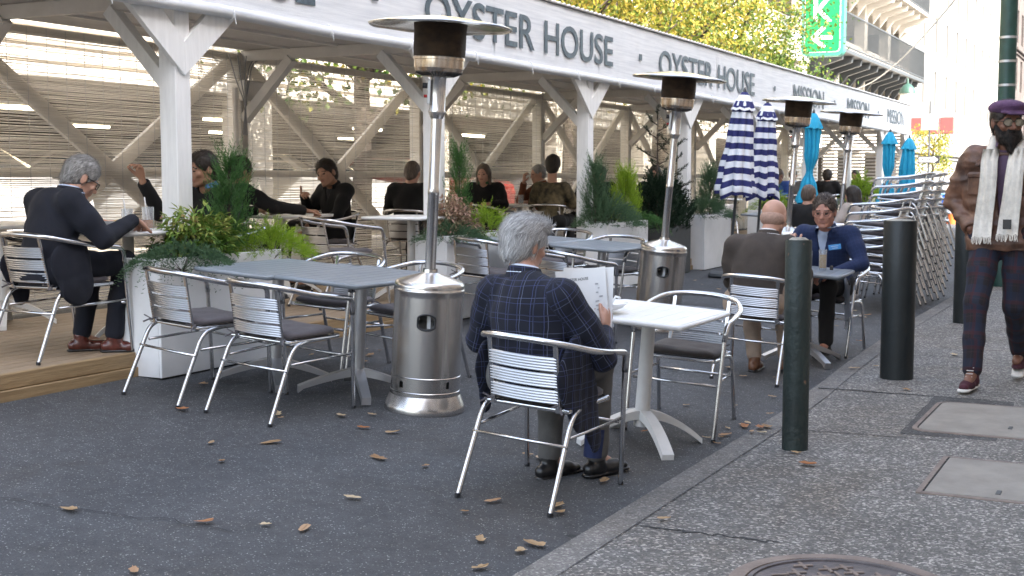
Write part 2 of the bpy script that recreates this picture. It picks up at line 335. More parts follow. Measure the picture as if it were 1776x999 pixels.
# reed screens: one woven sheet of real reeds per bay
REED = mat('woven_reed', (.60, .555, .49), .7, c2=(.80, .765, .70), vscale=3, stretch=(1, .6, 60), spec=.3)
nt = REED.node_tree; tl = nt.nodes.new('ShaderNodeBsdfTranslucent'); mx = nt.nodes.new('ShaderNodeMixShader'); mx.inputs[0].default_value = .35
nt.links.new(nt.nodes['Color Ramp'].outputs[0] if 'Color Ramp' in nt.nodes else nt.nodes['ColorRamp'].outputs[0], tl.inputs[0]); nt.links.new(nt.nodes['Principled BSDF'].outputs[0], mx.inputs[1]); nt.links.new(tl.outputs[0], mx.inputs[2]); nt.links.new(mx.outputs[0], nt.nodes['Material Output'].inputs[0])
def reeds(axis, c, a0, a1, z0, z1, seed):
    r = random.Random(seed); b = MB(); z = z0
    while z < z1:
        th = r.uniform(.004, .0085); a = a0; wz = 0; sag = r.uniform(-.004, .004)
        n = max(4, int((a1-a0)/.28)); vs = []
        for i in range(n+1):
            t = a0+(a1-a0)*i/n; wz = .5*wz+r.uniform(-.0035, .0035); o = r.uniform(-.004, .004)
            for dz, dn in ((-th/2, 0), (0, th*.5), (th/2, 0)):
                q = (c+o+dn, t, z+wz+dz) if axis == 'y' else (t, c+o+dn, z+wz+dz); vs.append(q)
        b.add(vs, [(3*i+k, 3*i+3+k, 3*i+4+k, 3*i+1+k) for i in range(n) for k in (0, 1)])
        z += th+(r.uniform(.0025, .0065) if r.random() > .05 else r.uniform(.008, .018))
    o = b.build('reed_screen', REED, shed)
    b = MB(); t = a0+.1
    while t < a1:
        q0, q1 = ((c+.006, t, z0), (c+.006, t, z1)) if axis == 'y' else ((t, c+.006, z0), (t, c+.006, z1)); b.tube([q0, q1], .0022, 4); t += .2
    b.build('wire', GALV, o)
for i, (y0, y1) in enumerate(zip(PY, PY[1:])):
    if i == 8: continue
    reeds('y', X1+.02, y0+.005, y1-.005, .42, 2.67, i)
# louvred white panels at the far end bays
b = MB()
for k in range(26):
    b.box((X1+.02, (PY[8]+PY[9])/2, .5+k*.085), (.02, PY[9]-PY[8]-.1, .045), bev=.002)
b.build('louvre_panel', WHITEWOOD, shed)
b = MB()
for k in range(26): b.box(((X0+X1)/2, 33.05, .5+k*.085), (abs(X1-X0)-.2, .02, .045), bev=.002)
b.build('louvre_panel', WHITEWOOD, shed)
# ceiling, roof sheet, fascia
CEIL = mat('ceiling_board', (.52, .50, .48), .7, c2=(.6, .58, .56), vscale=2, stretch=(3, 1, 1))
b = MB(); b.box(((X0+X1)/2-.05, (YA+YB)/2, 2.735), (2.15, YB-YA, .02)); b.build('ceiling', CEIL, shed)
for dx in (.55, 1.1, 1.65):
    b = MB(); b.box((X0-dx, (YA+YB)/2, 2.715), (.035, YB-YA, .02)); b.build('ceiling_batten', CREAM, shed)
ROOF = mat('corrugated_roof', (.55, .55, .55), .5, bump=.1)
b = MB(); vs = []; F = []; n = 500
for i in range(n+1):
    y = YA+(YB-YA)*i/n; dz = .012*math.sin(y*2*math.pi/.12)
    vs += [(X0+.07, y, 3.315+dz), (X1-.15, y, 2.9+dz)]
b.add(vs, [(2*i, 2*i+1, 2*i+3, 2*i+2) for i in range(n)]); b.build('roof', ROOF, shed, smooth=True)
b = MB(); yy = YA
b.tube([(X0+.075, YA+.03*i, 3.315+.004*math.sin(i*math.pi/2)) for i in range(1001)], [.013+.004*math.sin(i*math.pi/2) for i in range(1001)], 6)
b.build('roof_trim', mat('trim_white', (.75, .72, .68), .4), shed)
b = MB(); b.box((X0, (YA+YB)/2, 2.66), (.04, YB-YA, .09), bev=.004); b.build('front_beam', WHITEWOOD, shed)
seams = [YA, 4.2, 6.6, 9.0, 10.83, 13.35, 15.1, 17.6, 20.0, 22.4, 24.8, 27.3, 29.7, YB]
for a, c in zip(seams, seams[1:]):
    vs = []; F = []; nx, nz = 36, 12
    for i in range(nx+1):
        for j in range(nz+1):
            y = a+.004+(c-a-.008)*i/nx; z = 2.615+.68*j/nz; e = min(i, nx-i)/nx*2
            o = .010*mn.noise(Vector((y*3.2, z*1.2, a)))*min(1, e*5)+.004*mn.noise(Vector((y*14, z*3, a)))
            vs.append((X0+.055+o, y, z))
    for i in range(nx):
        for j in range(nz): q = i*(nz+1)+j; F.append((q, q+nz+1, q+nz+2, q+1))
    b = MB(); b.add(vs, F); vb = [(v[0]-.006, v[1], v[2]) for v in vs]; b.add(vb, [f[::-1] for f in F]); b.build('fascia_panel', FABRIC, shed, smooth=True)
pts = [(X0+.06+.006*mn.noise(Vector((0, y*2, 0))), y, 2.605-.012*mn.noise(Vector((y*.8, 0, 4)))) for y in [YA+.2*i for i in range(150)]]
b = MB(); b.tube(pts, .042, 10); roll = b.build('rolled_curtain', FABRIC, shed, smooth=True)
TIEM = mat('tie_white', (.8, .8, .8), .4)
for y in np.arange(YA+.4, YB, 1.15):
    b = MB(); pts = [(X0+.06+.0455*math.cos(a), y, 2.605+.0455*math.sin(a)) for a in np.linspace(0, 2*math.pi, 13)[:-1]]; b.tube(pts, .004, 5, closed=True)
    b.tube([(X0+.105, y, 2.6), (X0+.11, y+.01, 2.53)], .003, 4); b.build('tie', TIEM, roll)
def word(txt, y0, y1, z=2.775, h=.345):
    o = text_obj(txt, h, LETTER, shed, sx=y1-y0, bold=.004 if txt != 'MISSION' else 0); o.matrix_local = Matrix(((0, 0, 1, X0+.069), (1, 0, 0, y0), (0, 1, 0, z), (0, 0, 0, 1)))
for a in (3.73, 9.53, 15.25):
    word('OYSTER', a, a+2.13*(4.23/4.21)); word('HOUSE', a+2.38, a+4.2)
for a, c in ((21.8, 23.97), (25.98, 28.08), (30.15, 32.2)): word('MISSION', a, c)
for y in (2.9+5.85, 14.6, 20.6, 24.85, 29.07):
    b = MB(); b.box((X0+.069, y, 2.95), (.004, .09, .075)); b.build('lettering', LETTER, shed)
# electrics on the back post near the first bay
b = MB(); b.box((X1+.05, 9.98, 2.33), (.08, .3, .2), bev=.01); b.box((X1+.06, 9.72, 1.95), (.05, .05, .8), bev=.01); b.box((X1+.06, 9.72, 1.7), (.09, .11, .2), bev=.02); b.build('junction_box', CREAM, shed)
b = MB()
for k in range(5):
    r = random.Random(k); b.tube(fillet([(X1+.09, 9.6+.13*k, 2.66), (X1+.11, 9.68+.06*k, 2.4+.05*k), (X1+.1, 9.82, 2.2), (X1+.1, 9.78+.015*k, 1.9)], .1), .006, 5)
b.build('cable', mat('grey_cable', (.3, .3, .3), .5), shed)
# ---------------------------------------------------------------- parking garage opposite, visible through the reeds and above the fascia
GSLAT = mat('garage_slats', (.62, .57, .51), .75, c2=(.72, .67, .60), vscale=1.2, stretch=(1, .3, 12))
GCONC = mat('garage_concrete', (.5, .46, .40), .85, var=.15, vscale=2)
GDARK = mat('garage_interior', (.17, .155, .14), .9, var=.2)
IRON = mat('painted_iron', (.045, .05, .055), .5)
TUBE = emit('fluorescent_tube', (1, .86, .58), 2.6)
gar = empty('parking_garage', (0, 0, 0), label='beige parking garage with horizontal slatted walls, open decks and iron balcony', cat='parking garage')
GX = -12.0; GY0, GY1 = 2, 68
def slatwall(z0, z1, x=GX, y0=GY0, y1=GY1):
    b = MB(); b.box((x-.12, (y0+y1)/2, (z0+z1)/2), (.16, y1-y0, z1-z0)); z = z0+.02
    while z < z1-.05: b.box((x, (y0+y1)/2, z+.08), (.07, y1-y0, .15), Matrix.Rotation(R(12), 3, 'Y')); z += .2
    b.build('slat_wall', GSLAT, gar)
b = MB(); b.box((GX-8, 35, .42), (16, 68, .1)); b.build('floor', GCONC, gar)
for z in (2.75, 5.95, 9.15, 12.4):
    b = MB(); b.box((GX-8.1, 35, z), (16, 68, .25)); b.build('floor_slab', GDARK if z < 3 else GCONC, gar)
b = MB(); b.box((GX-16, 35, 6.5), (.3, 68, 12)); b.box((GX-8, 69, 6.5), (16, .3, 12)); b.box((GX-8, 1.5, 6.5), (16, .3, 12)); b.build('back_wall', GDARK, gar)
for z0, z1 in ((2.68, 4.75), (5.75, 7.2), (8.9, 10.5), (12.2, 13.6)): slatwall(z0, z1)
yy = 4.5
while yy < 68.5:
    b = MB(); b.box((GX-.15, yy, 6.7), (.45, .6, 12.6)); b.build('column', GCONC, gar); yy += 5.3
for i, yy in enumerate([8.5, 13, 17.5, 22, 26.5, 31]):
    for j, (xx, zz) in enumerate([(-14.6, 2.52), (-18.5, 2.52)]):
        o_ = (i*j*.37) % .9
        b = MB(); b.box((xx, yy+o_, zz+.03), (.14, 1.1, .05)); f = b.build('light_fixture', WHITEWOOD, gar); b = MB(); b.box((xx, yy+o_, zz-.03), (.08, 1.0, .05), bev=.01); b.build('tube', TUBE, f)
# balcony with brackets and railing near the far end
for bz, by0, by1 in ((6.2, 47.5, 65), (9.45, 47.5, 66)):
    bal = MB(); bal.box((GX+.7, (by0+by1)/2, bz), (1.4, by1-by0, .14)); bal = bal.build('balcony', IRON if bz < 7 else GCONC, gar)
    b = MB()
    for y in np.arange(by0, by1, .14): b.box((GX+1.36, y, bz+.75), (.02, .02, 1.3))
    for x in np.arange(GX+.1, GX+1.36, .14): b.box((x, by1, bz+.75), (.02, .02, 1.3)); b.box((x, by0, bz+.75), (.02, .02, 1.3))
    for y in (by0, by1): b.box((GX+.7, y, bz+1.4), (1.36, .05, .05))
    b.box((GX+1.36, (by0+by1)/2, bz+1.4), (.05, by1-by0, .05)); b.box((GX+1.36, (by0+by1)/2, bz+.16), (.04, by1-by0, .04)); b.build('railing', IRON, bal)
    for y in np.arange(by0+.5, by1, 1.6):
        b = MB(); a = [(GX+.02, y-.12, bz-.08), (GX+1.25, y-.12, bz-.08), (GX+1.2, y-.12, bz-.3), (GX+.35, y-.12, bz-.55), (GX+.02, y-.12, bz-1.0)]; c = [(p[0], p[1]+.24, p[2]) for p in a]
        b.add(a+c, [(0, 1, 2, 3, 4), (9, 8, 7, 6, 5)]+[(i, 5+i, 5+(i+1) % 5, (i+1) % 5) for i in range(5)]); b.build('bracket', IRON if bz < 7 else GSLAT, gar)
b = MB()
for s in (1, -1):
    for k in np.arange(-1.6, 3.4, .09):
        y0, z0, y1, z1 = 7.3+k, .55, 7.3+k+2.1*s, 2.65
        if s < 0: y0 += 2.1; y1 += 2.1
        def clipy(ya, za, yb, zb): 
            ts = [0, 1]
            for lim, sg in ((7.0, 1), (9.2, -1)):
                if (yb-ya) == 0: continue
                t = (lim-ya)/(yb-ya)
                if (ya-lim)*sg < 0: ts[0] = max(ts[0], t)
                if (yb-lim)*sg < 0: ts[1] = min(ts[1], t)
            return ts
        t0, t1 = clipy(y0, z0, y1, z1)
        if t1 > t0: b.tube([(GX+.35, y0+(y1-y0)*t0, z0+(z1-z0)*t0), (GX+.35, y0+(y1-y0)*t1, z0+(z1-z0)*t1)], .006, 4)
for y in (7.0, 9.2): b.tube([(GX+.35, y, .5), (GX+.35, y, 2.7)], .03, 8)
tag(b.build('chain_link_fence', GALV), 'galvanised chain link panel standing behind the first reed screen', 'fence')
# ---------------------------------------------------------------- other buildings
def winwall(name, x, y0, y1, z0, z1, m, mwin, rows, cols, ww, wh, label, cat='building', depth=12, sgn=1, ledge=None, face='x'):
    t = empty(name, (0, 0, 0), label=label, cat=cat)
    # piers and spandrels so that each window is a real recess
    ys_ = [y0+(y1-y0)*(i+.5)/cols for i in range(cols)]; zs = rows
    b = MB(); b.box((x-sgn*(depth/2+.3), (y0+y1)/2, (z0+z1)/2), (depth, y1-y0, z1-z0)); b.build('core', m, t)
    b = MB(); e = [y0]+[q for yc in ys_ for q in (yc-ww/2, yc+ww/2)]+[y1]
    for i in range(0, len(e), 2): b.box((x-sgn*.15, (e[i]+e[i+1])/2, (z0+z1)/2), (.3, e[i+1]-e[i], z1-z0))
    zz = [z0]+[q for zc in zs for q in (zc-wh/2, zc+wh/2)]+[z1]
    for yc in ys_:
        for i in range(0, len(zz), 2):
            if zz[i+1] > zz[i]: b.box((x-sgn*.155, yc, (zz[i]+zz[i+1])/2), (.29, ww, zz[i+1]-zz[i]))
    if ledge:
        for z in ledge: b.box((x+sgn*.15, (y0+y1)/2, z), (.5, y1-y0+.3, .3), bev=.05); b.box((x+sgn*.05, (y0+y1)/2, z-.3), (.25, y1-y0+.1, .2), bev=.03)
    b.build('facade', m, t)
    for yc in ys_:
        for zc in zs:
            b = MB(); b.box((x-sgn*.27, yc, zc), (.04, ww-.02, wh-.02)); wd = b.build('window', mwin, t)
            b = MB(); b.box((x-sgn*.235, yc, zc), (.03, .06, wh-.02)); b.box((x-sgn*.23, yc, zc), (.03, ww-.02, .06)); b.build('sash', m, wd)
    return t
LIME = mat('pale_limestone', (.20, .195, .185), .8, var=.1, vscale=.6, bump=.1)
BROWN = mat('brownstone', (.085, .07, .065), .85, var=.25, vscale=.8)  # brown stone darkened: the facade's shade is put into its colour
WGL = mat('window_glass', (.10, .12, .14), .15, spec=.8)
WGLL = mat('pale_window_glass', (.12, .13, .14), .4, spec=.8)
BRICK = mat('pale_brick', (.5, .42, .35), .85, var=.15, vscale=2)
winwall('stone_building', -14, 78, 126, 0, 30, LIME, WGLL, [7.5, 11.1, 14.7, 18.3, 21.9, 25.5], 10, .9, 2.3, 'tall pale limestone building with narrow windows at the far end of the street', ledge=[3.2, 28])
winwall('brownstone_building', -13.0, 129, 240, 0, 60, BROWN, WGL, [2.5, 7, 11.5, 16, 20.5, 25, 29.5, 34], 24, 2.0, 3.0, 'shade darkened brownstone building behind the green pole at the right edge', ledge=[4.8, 13.7, 58])
0 and winwall('corner_building', -11.0, 84, 110, 0, 6, BRICK, WGL, [3], 5, 1.3, 2, 'low pale building closing the end of the street behind the road signs')
RED = mat('red_awning', (.36, .08, .075), .7)
b = MB()
for k in range(3): b.box((-12.7+k*.8, 76, 4.5), (.75, .3, .95), bev=.04)
tag(b.build('red_banner', RED), 'red banner strip on the far building behind the one way sign', 'banner')
0 and winwall('tall_building', 3, 56, 105, 0, 17, BRICK, WGL, [3, 7, 11], 12, 1.4, 1.9, 'tall brick building farther down the near side of the street', sgn=-1)
winwall('street_building', 2.3, -26, 30, 0, 10.6, BRICK, WGL, [2.2, 5.2, 8.2], 14, 1.4, 1.9, 'brick row building on the near side of the street beside the camera', sgn=-1)
# ---------------------------------------------------------------- furniture
ALU = mat('polished_aluminium', (.66, .66, .67), .2, metal=1, bump=.04, bscale=30)
ALUS = mat('brushed_aluminium', (.52, .52, .53), .32, metal=1)
def cush(c): return mat('cushion_fabric', c, .9, var=.12, vscale=30, bump=.3, bscale=220, sheen=.2)
CUSH = cush((.10, .088, .095)); CUSHB = cush((.055, .045, .042))
def make_chair(cushion=CUSH):
    t = empty('bistro_chair', cat='chair')
    r = .0125
    for s in (-1, 1):
        b = MB(); b.tube(fillet([(s*.255, .33, 0), (s*.262, .27, .56)], .05), r, 10); b.build('leg', ALU, t, auto=60)
        b = MB(); b.tube(fillet([(s*.205, .22, .435), (s*.205, -.06, .43), (s*.225, -.19, .41), (s*.235, -.365, 0)], .14, 8), r, 10); b.build('leg', ALU, t, auto=60)
        b = MB(); b.box((s*.165, -.245, .575), (.024, .012, .32), Matrix.Rotation(R(13), 3, 'X'), bev=.003); b.build('back_post', ALU, t)
        b = MB(); b.tube([(s*.252, .29, .33), (s*.225, -.2, .315)], .008, 8); b.build('stretcher', ALU, t, smooth=True)
        for p in ((s*.255, .33), (s*.235, -.365)):
            b = MB(); b.lathe([(.0135, 0), (.0135, .018)], 10, c=(p[0], p[1], 0)); b.build('foot_cap', BLK, t)
    pts = [(-.262, .27, .56), (-.27, .255, .655), (-.275, .1, .672), (-.275, -.1, .70), (-.22, -.255, .735), (-.12, -.31, .75), (0, -.325, .753), (.12, -.31, .75), (.22, -.255, .735), (.275, -.1, .70), (.275, .1, .672), (.27, .255, .655), (.262, .27, .56)]
    b = MB(); b.tube(fillet(pts, .075, 5), .0155, 12); b.build('arm_rail', ALU, t, smooth=True)
    for yy, zz in ((.295, .31), (-.25, .285)):
        b = MB(); b.tube([(-.24, yy, zz), (.24, yy, zz)], .008, 8); b.build('stretcher', ALU, t, smooth=True)
    b = MB(); b.tube(fillet([(.21, -.2, .43), (.21, .23, .435), (-.21, .23, .435), (-.21, -.2, .43)], .06, 6), .011, 10, closed=True)
    for k in range(8): b.box((0, -.17+.05*k, .438), (.41, .036, .006), bev=.002)
    b.build('seat_frame', ALU, t, auto=40)
    M = Matrix.Rotation(R(13), 3, 'X')
    for k in range(3):
        b = MB(); z0 = .49+.077*k; vs = []; nr = 5; nx = 12
        prof = []
        for i in range(nr*4+1):
            a = i/(nr*4); prof.append((-.005+.0065*abs(math.sin(a*nr*math.pi)), -.033+.066*a))
        for j in range(nx+1):
            x = -.17+.34*j/nx; cy = -.028*(1-(x/.17)**2)
            for py, pz in prof:
                q = M@Vector((0, -py, pz+z0-.575)); vs.append((x, -.245+q.y+cy-.006, .575+q.z))
        m_ = len(prof); F = [(j*m_+i, (j+1)*m_+i, (j+1)*m_+i+1, j*m_+i+1) for j in range(nx) for i in range(m_-1)]
        b.add(vs, F); b.add([(v[0], v[1]+.009, v[2]) for v in vs], [f[::-1] for f in F]); b.build('back_slat', ALUS, t, auto=50)
    # padded cushion with a soft rounded edge
    n = 14; vs = []; F = []
    def cz(u, v):
        e = max(abs(u), abs(v)); return (1-e**7)
    for side in (1, -1):
        o = len(vs)
        for i in range(n+1):
            for j in range(n+1):
                u, v = -1+2*i/n, -1+2*j/n; k = 1-.09*(abs(u*v))**4
                h = cz(u, v); w_ = .012*mn.noise(Vector((u*2, v*2, side)))
                vs.append((u*.205*k, v*.21*k+.015, .463+side*(.008+.016*h)+(w_*h if side > 0 else 0)))
        for i in range(n):
            for j in range(n): q = o+i*(n+1)+j; f = (q, q+n+1, q+n+2, q+1); F.append(f if side > 0 else f[::-1])
    N = (n+1)**2; ring = [i*(n+1) for i in range(n+1)]+[n*(n+1)+j for j in range(1, n+1)]+[i*(n+1)+n for i in range(n-1, -1, -1)]+[j for j in range(n-1, 0, -1)]
    F += [(ring[i], ring[(i+1) % len(ring)], N+ring[(i+1) % len(ring)], N+ring[i])[::-1] for i in range(len(ring))]
    b = MB(); b.add(vs, F); cu = b.build('cushion', cushion, t, smooth=True)
    for s in (-1, 1):
        b = MB(); b.tube([(s*.165, -.19, .45), (s*.19, -.235, .44), (s*.21, -.26, .425)], .005, 5); b.tube([(s*.165, -.19, .45), (s*.15, -.25, .45), (s*.19, -.27, .47)], .004, 5); b.build('tie', cushion, cu)
    return t
chairA = make_chair(); chairB = make_chair(CUSHB)
for q in (chairA, chairB): q.location = (0, -60, 0)
usedA = [0, 0]
CH = 'aluminium bistro chairs set out on the street and deck'
def chair(x, y, deg, label, z=None, kind=0, group=CH, tilt=None):
    src = (chairA, chairB)[kind]
    if usedA[kind] == 0: o = src; usedA[kind] = 1
    else: o = copy_tree(src)
    on = z is None
    return place(o, (x, y, rz_(x)+.001 if on else z), R(deg), (TILT if on else 0) if tilt is None else tilt, label, group)
# near chairs
chair(-2.53, 5.24, -2, 'aluminium chair the man in the blue plaid jacket sits on')
chair(-5.06, 5.80, -8, 'empty aluminium chair beside the first planter, left of the two at the grey tables')
chair(-4.43, 5.77, -4, 'empty aluminium chair turned to the grey table front, right of the near pair', kind=0)
chair(-5.0, 7.08, 184, 'aluminium chair on the far side of the left grey table', kind=0)
chair(-4.40, 7.08, 172, 'aluminium chair on the far side of the right grey table beside the near heater')
chair(-2.47, 7.02, 186, 'empty aluminium chair across the white table from the plaid jacket man', kind=1)
chair(-5.22, 9.66, -6, 'aluminium chair behind the near heater at the second pair of grey tables')
chair(-4.28, 9.32, -14, 'aluminium chair just beyond the reading man\'s shoulder at the second grey tables')
chair(-4.62, 11.0, 176, 'dark cushioned aluminium chair facing the camera in front of the third planter', kind=1)
chair(-5.25, 11.2, 182, 'aluminium chair behind the reading man\'s head at the second grey tables')
chair(-2.62, 9.03, 4, 'aluminium chair under the bald man in brown', kind=0)
chair(-2.50, 10.72, 178, 'aluminium chair under the man in the bright blue blazer')
chair(-3.95, 15.7, 20, 'aluminium chair with a dark clad diner behind the blue blazer man')
chair(-3.75, 17.3, 120, 'aluminium chair under the long haired woman behind the second striped parasol')
# deck chairs
D = .403
chair(-5.98, 5.62, -4, 'aluminium chair under the grey haired man in navy at the left', z=D)
chair(-6.0, 7.12, 178, 'aluminium chair behind the first post', z=D)
chair(-6.22, 8.93, -20, 'empty aluminium chair on the deck behind the grey tables', z=D)
chair(-7.35, 10.3, 160, 'aluminium chair under the gesturing man in black', z=D)
chair(-7.25, 8.75, 0, 'aluminium chair hidden behind the tall planter shrub', z=D)
chair(-7.08, 11.5, 10, 'aluminium chair under the woman with the low bun', z=D)
chair(-7.6, 14.1, -10, 'aluminium chair under the woman with the green scarf', z=D)
chair(-7.6, 15.4, 180, 'aluminium chair under the man in the rust jacket', z=D)
chair(-6.9, 14.6, 10, 'aluminium chair under the woman in the camouflage jacket', z=D)
chair(-7.2, 16.5, 170, 'aluminium chair behind the third post', z=D)
chair(-6.3, 16.7, 200, 'aluminium chair on the deck behind the dark planters', z=D)
chair(-6.3, 19.6, 30, 'aluminium chair on the deck left of the striped parasol pole', z=D)
for i, (x, y) in enumerate([(-6.5, 23.8), (-6.6, 24.9), (-6.2, 26.2), (-5.9, 27.5)]):
    chair(x, y, 40*i, ['aluminium chair under the diner in bright blue', 'aluminium chair under the man beside the turquoise parasol', 'aluminium chair under the dark haired diner beyond the turquoise parasol', 'aluminium chair under the farthest diner in black'][i], z=D)
# chair stacks
ordn = ['bottom', 'second', 'third', 'fourth', 'fifth', 'sixth', 'seventh', 'eighth', 'ninth', 'tenth']
for si, (x, y, n, deg) in enumerate([(-2.84, 14.0, 6, 86), (-2.79, 14.72, 9, 88), (-2.76, 15.42, 9, 90), (-2.73, 16.1, 8, 91)]):
    for k in range(n):
        nm = ordn[k]+(' from the bottom' if k else '')
        dx = .018*k
        chair(x+dx, y, deg+(k*7 % 3-1)*.6, f'stacked aluminium chair, {nm} of the {["nearest", "second nearest", "third nearest", "farthest"][si]} stack by the kerb', z=rz_(x)+.005+.094*k, group='chairs stacked by the kerb', tilt=TILT)
# ---------------------------------------------------------------- tables
GREYT = mat('grey_slat_table', (.20, .225, .25), .35, c2=(.24, .265, .29), vscale=3, spec=.6)
WHITET = mat('white_slat_table', (.78, .78, .77), .35, c2=(.82, .82, .81), vscale=3)
WHITEP = mat('white_pedestal', (.68, .67, .65), .4, var=.06)
ALUP = mat('cast_aluminium', (.5, .5, .51), .38, metal=.85)
def table(kind, x, y, sx, sy, deg, label, z=None, h=.73, slats=7, group=None, roundc=.0, base=True):
    on = z is None
    t = empty({'w': 'white_table', 'g': 'grey_table'}[kind], (x, y, rz_(x)+.001 if on else z), R(deg), TILT if on else 0, label, 'table', group)
    top, leg = (WHITET, WHITEP) if kind == 'w' else (GREYT, ALUP)
    b = MB(); n = slats; g_ = .004; wx = (sx-.05)/n
    for i in range(n): b.box((-sx/2+.025+wx*(i+.5), 0, h-.008), (wx-g_, sy-.05, .015), bev=.003)
    b.box((0, 0, h-.022), (sx-.08, sy-.08, .012))
    tp = b.build('tabletop', top, t)
    rim = fillet([(sx/2-.012, 0, h-.014), (sx/2-.012, sy/2-.012, h-.014), (-sx/2+.012, sy/2-.012, h-.014), (-sx/2+.012, -sy/2+.012, h-.014), (sx/2-.012, -sy/2+.012, h-.014)], .03+roundc, 5)
    b = MB(); b.tube(rim, .0145, 8, closed=True); b.build('rim', top, tp, smooth=True)
    r = .036
    b = MB(); b.tube([(0, 0, .1), (0, 0, h-.03)], [r*1.15, r], 20); b.lathe([(.11, h-.035), (.12, h-.028)], 20); b.build('pedestal', leg, t, auto=40)
    for k in range(4):
        a = R(45+90*k); d = Vector((math.cos(a), math.sin(a), 0)); L = base if base is not True else .36
        vs = []; m_ = 10
        for i in range(m_+1):
            u = i/m_; rr = .02+(L-.02)*u; zc = .165-.15*u**1.8 if kind == 'w' else .13-.1*u**1.3; th = .05-.022*u; wd = .04-.004*u
            if kind == 'w': wd = .038+.006*u
            p = d*rr; s_ = Vector((-d.y, d.x, 0))
            for su, sv in ((-1, -1), (1, -1), (1, 1), (-.9, 1)):
                vs.append((p.x+s_.x*wd*su*.8, p.y+s_.y*wd*su*.8, max(.0, zc+(th/2 if sv > 0 else -th/2-(.02 if i == m_ else 0)))))
        F = [(4*i+j, 4*i+(j+1) % 4, 4*i+4+(j+1) % 4, 4*i+4+j) for i in range(m_) for j in range(4)]+[(3, 2, 1, 0), (4*m_, 4*m_+1, 4*m_+2, 4*m_+3)]
        b = MB(); b.add(vs, F); b.build('foot', leg, t, auto=35)
    return t
table('w', -2.50, 6.42, .66, .84, 0, 'white slatted pedestal table in front of the man reading a menu')
table('g', -4.97, 6.40, .60, .92, -2, 'grey slatted table beside the first planter, left half of the joined pair', group='grey slatted tables')
table('g', -4.53, 6.42, .62, .95, -2, 'grey slatted table nearest the first heater, right half of the joined pair', group='grey slatted tables').location.x = -4.36
table('g', -5.12, 10.35, .62, .95, 0, 'grey slatted table in front of the second planter behind the reading man\'s head', group='grey slatted tables')
table('g', -4.47, 10.4, .62, .95, 0, 'grey slatted table next to the second heater, right half of its pair', group='grey slatted tables')
table('g', -2.52, 9.98, .60, .75, 3, 'small grey table shared by the bald man and the blue blazer man', group='grey slatted tables')
table('w', -5.98, 6.20, .62, .64, 0, 'white table on the deck with glasses and plates in front of the navy suited man', z=.4, h=.75, roundc=.08, base=.25)
table('w', -7.6, 6.6, .75, .8, 0, 'white table cut by the left edge on the deck', z=.4, h=.75, roundc=.08)
table('w', -7.3, 9.55, .7, .8, 0, 'white table on the deck between the outstretched arm and the man in black', z=.4, h=.75, roundc=.08)
table('w', -5.95, 9.65, .66, .75, 0, 'empty white table on the deck left of the near heater pole', z=.4, h=.75, roundc=.08)
table('w', -7.45, 14.75, .7, .7, 0, 'white table between the scarfed woman and the rust jacket man', z=.4, h=.75, roundc=.05)
table('w', -6.6, 20.3, .7, .8, 0, 'white table on the deck behind the striped parasols', z=.4, h=.75, roundc=.05)
table('w', -4.0, 16.6, .7, .8, 10, 'white table on the street behind the blue blazer man', roundc=.05)
table('w', -3.35, 18.6, .7, .8, 10, 'white table behind the stacked chairs', roundc=.05)
table('g', -5.2, 18.6, .7, 1.1, 0, 'grey table behind the fourth planter and striped parasols', group='grey slatted tables')
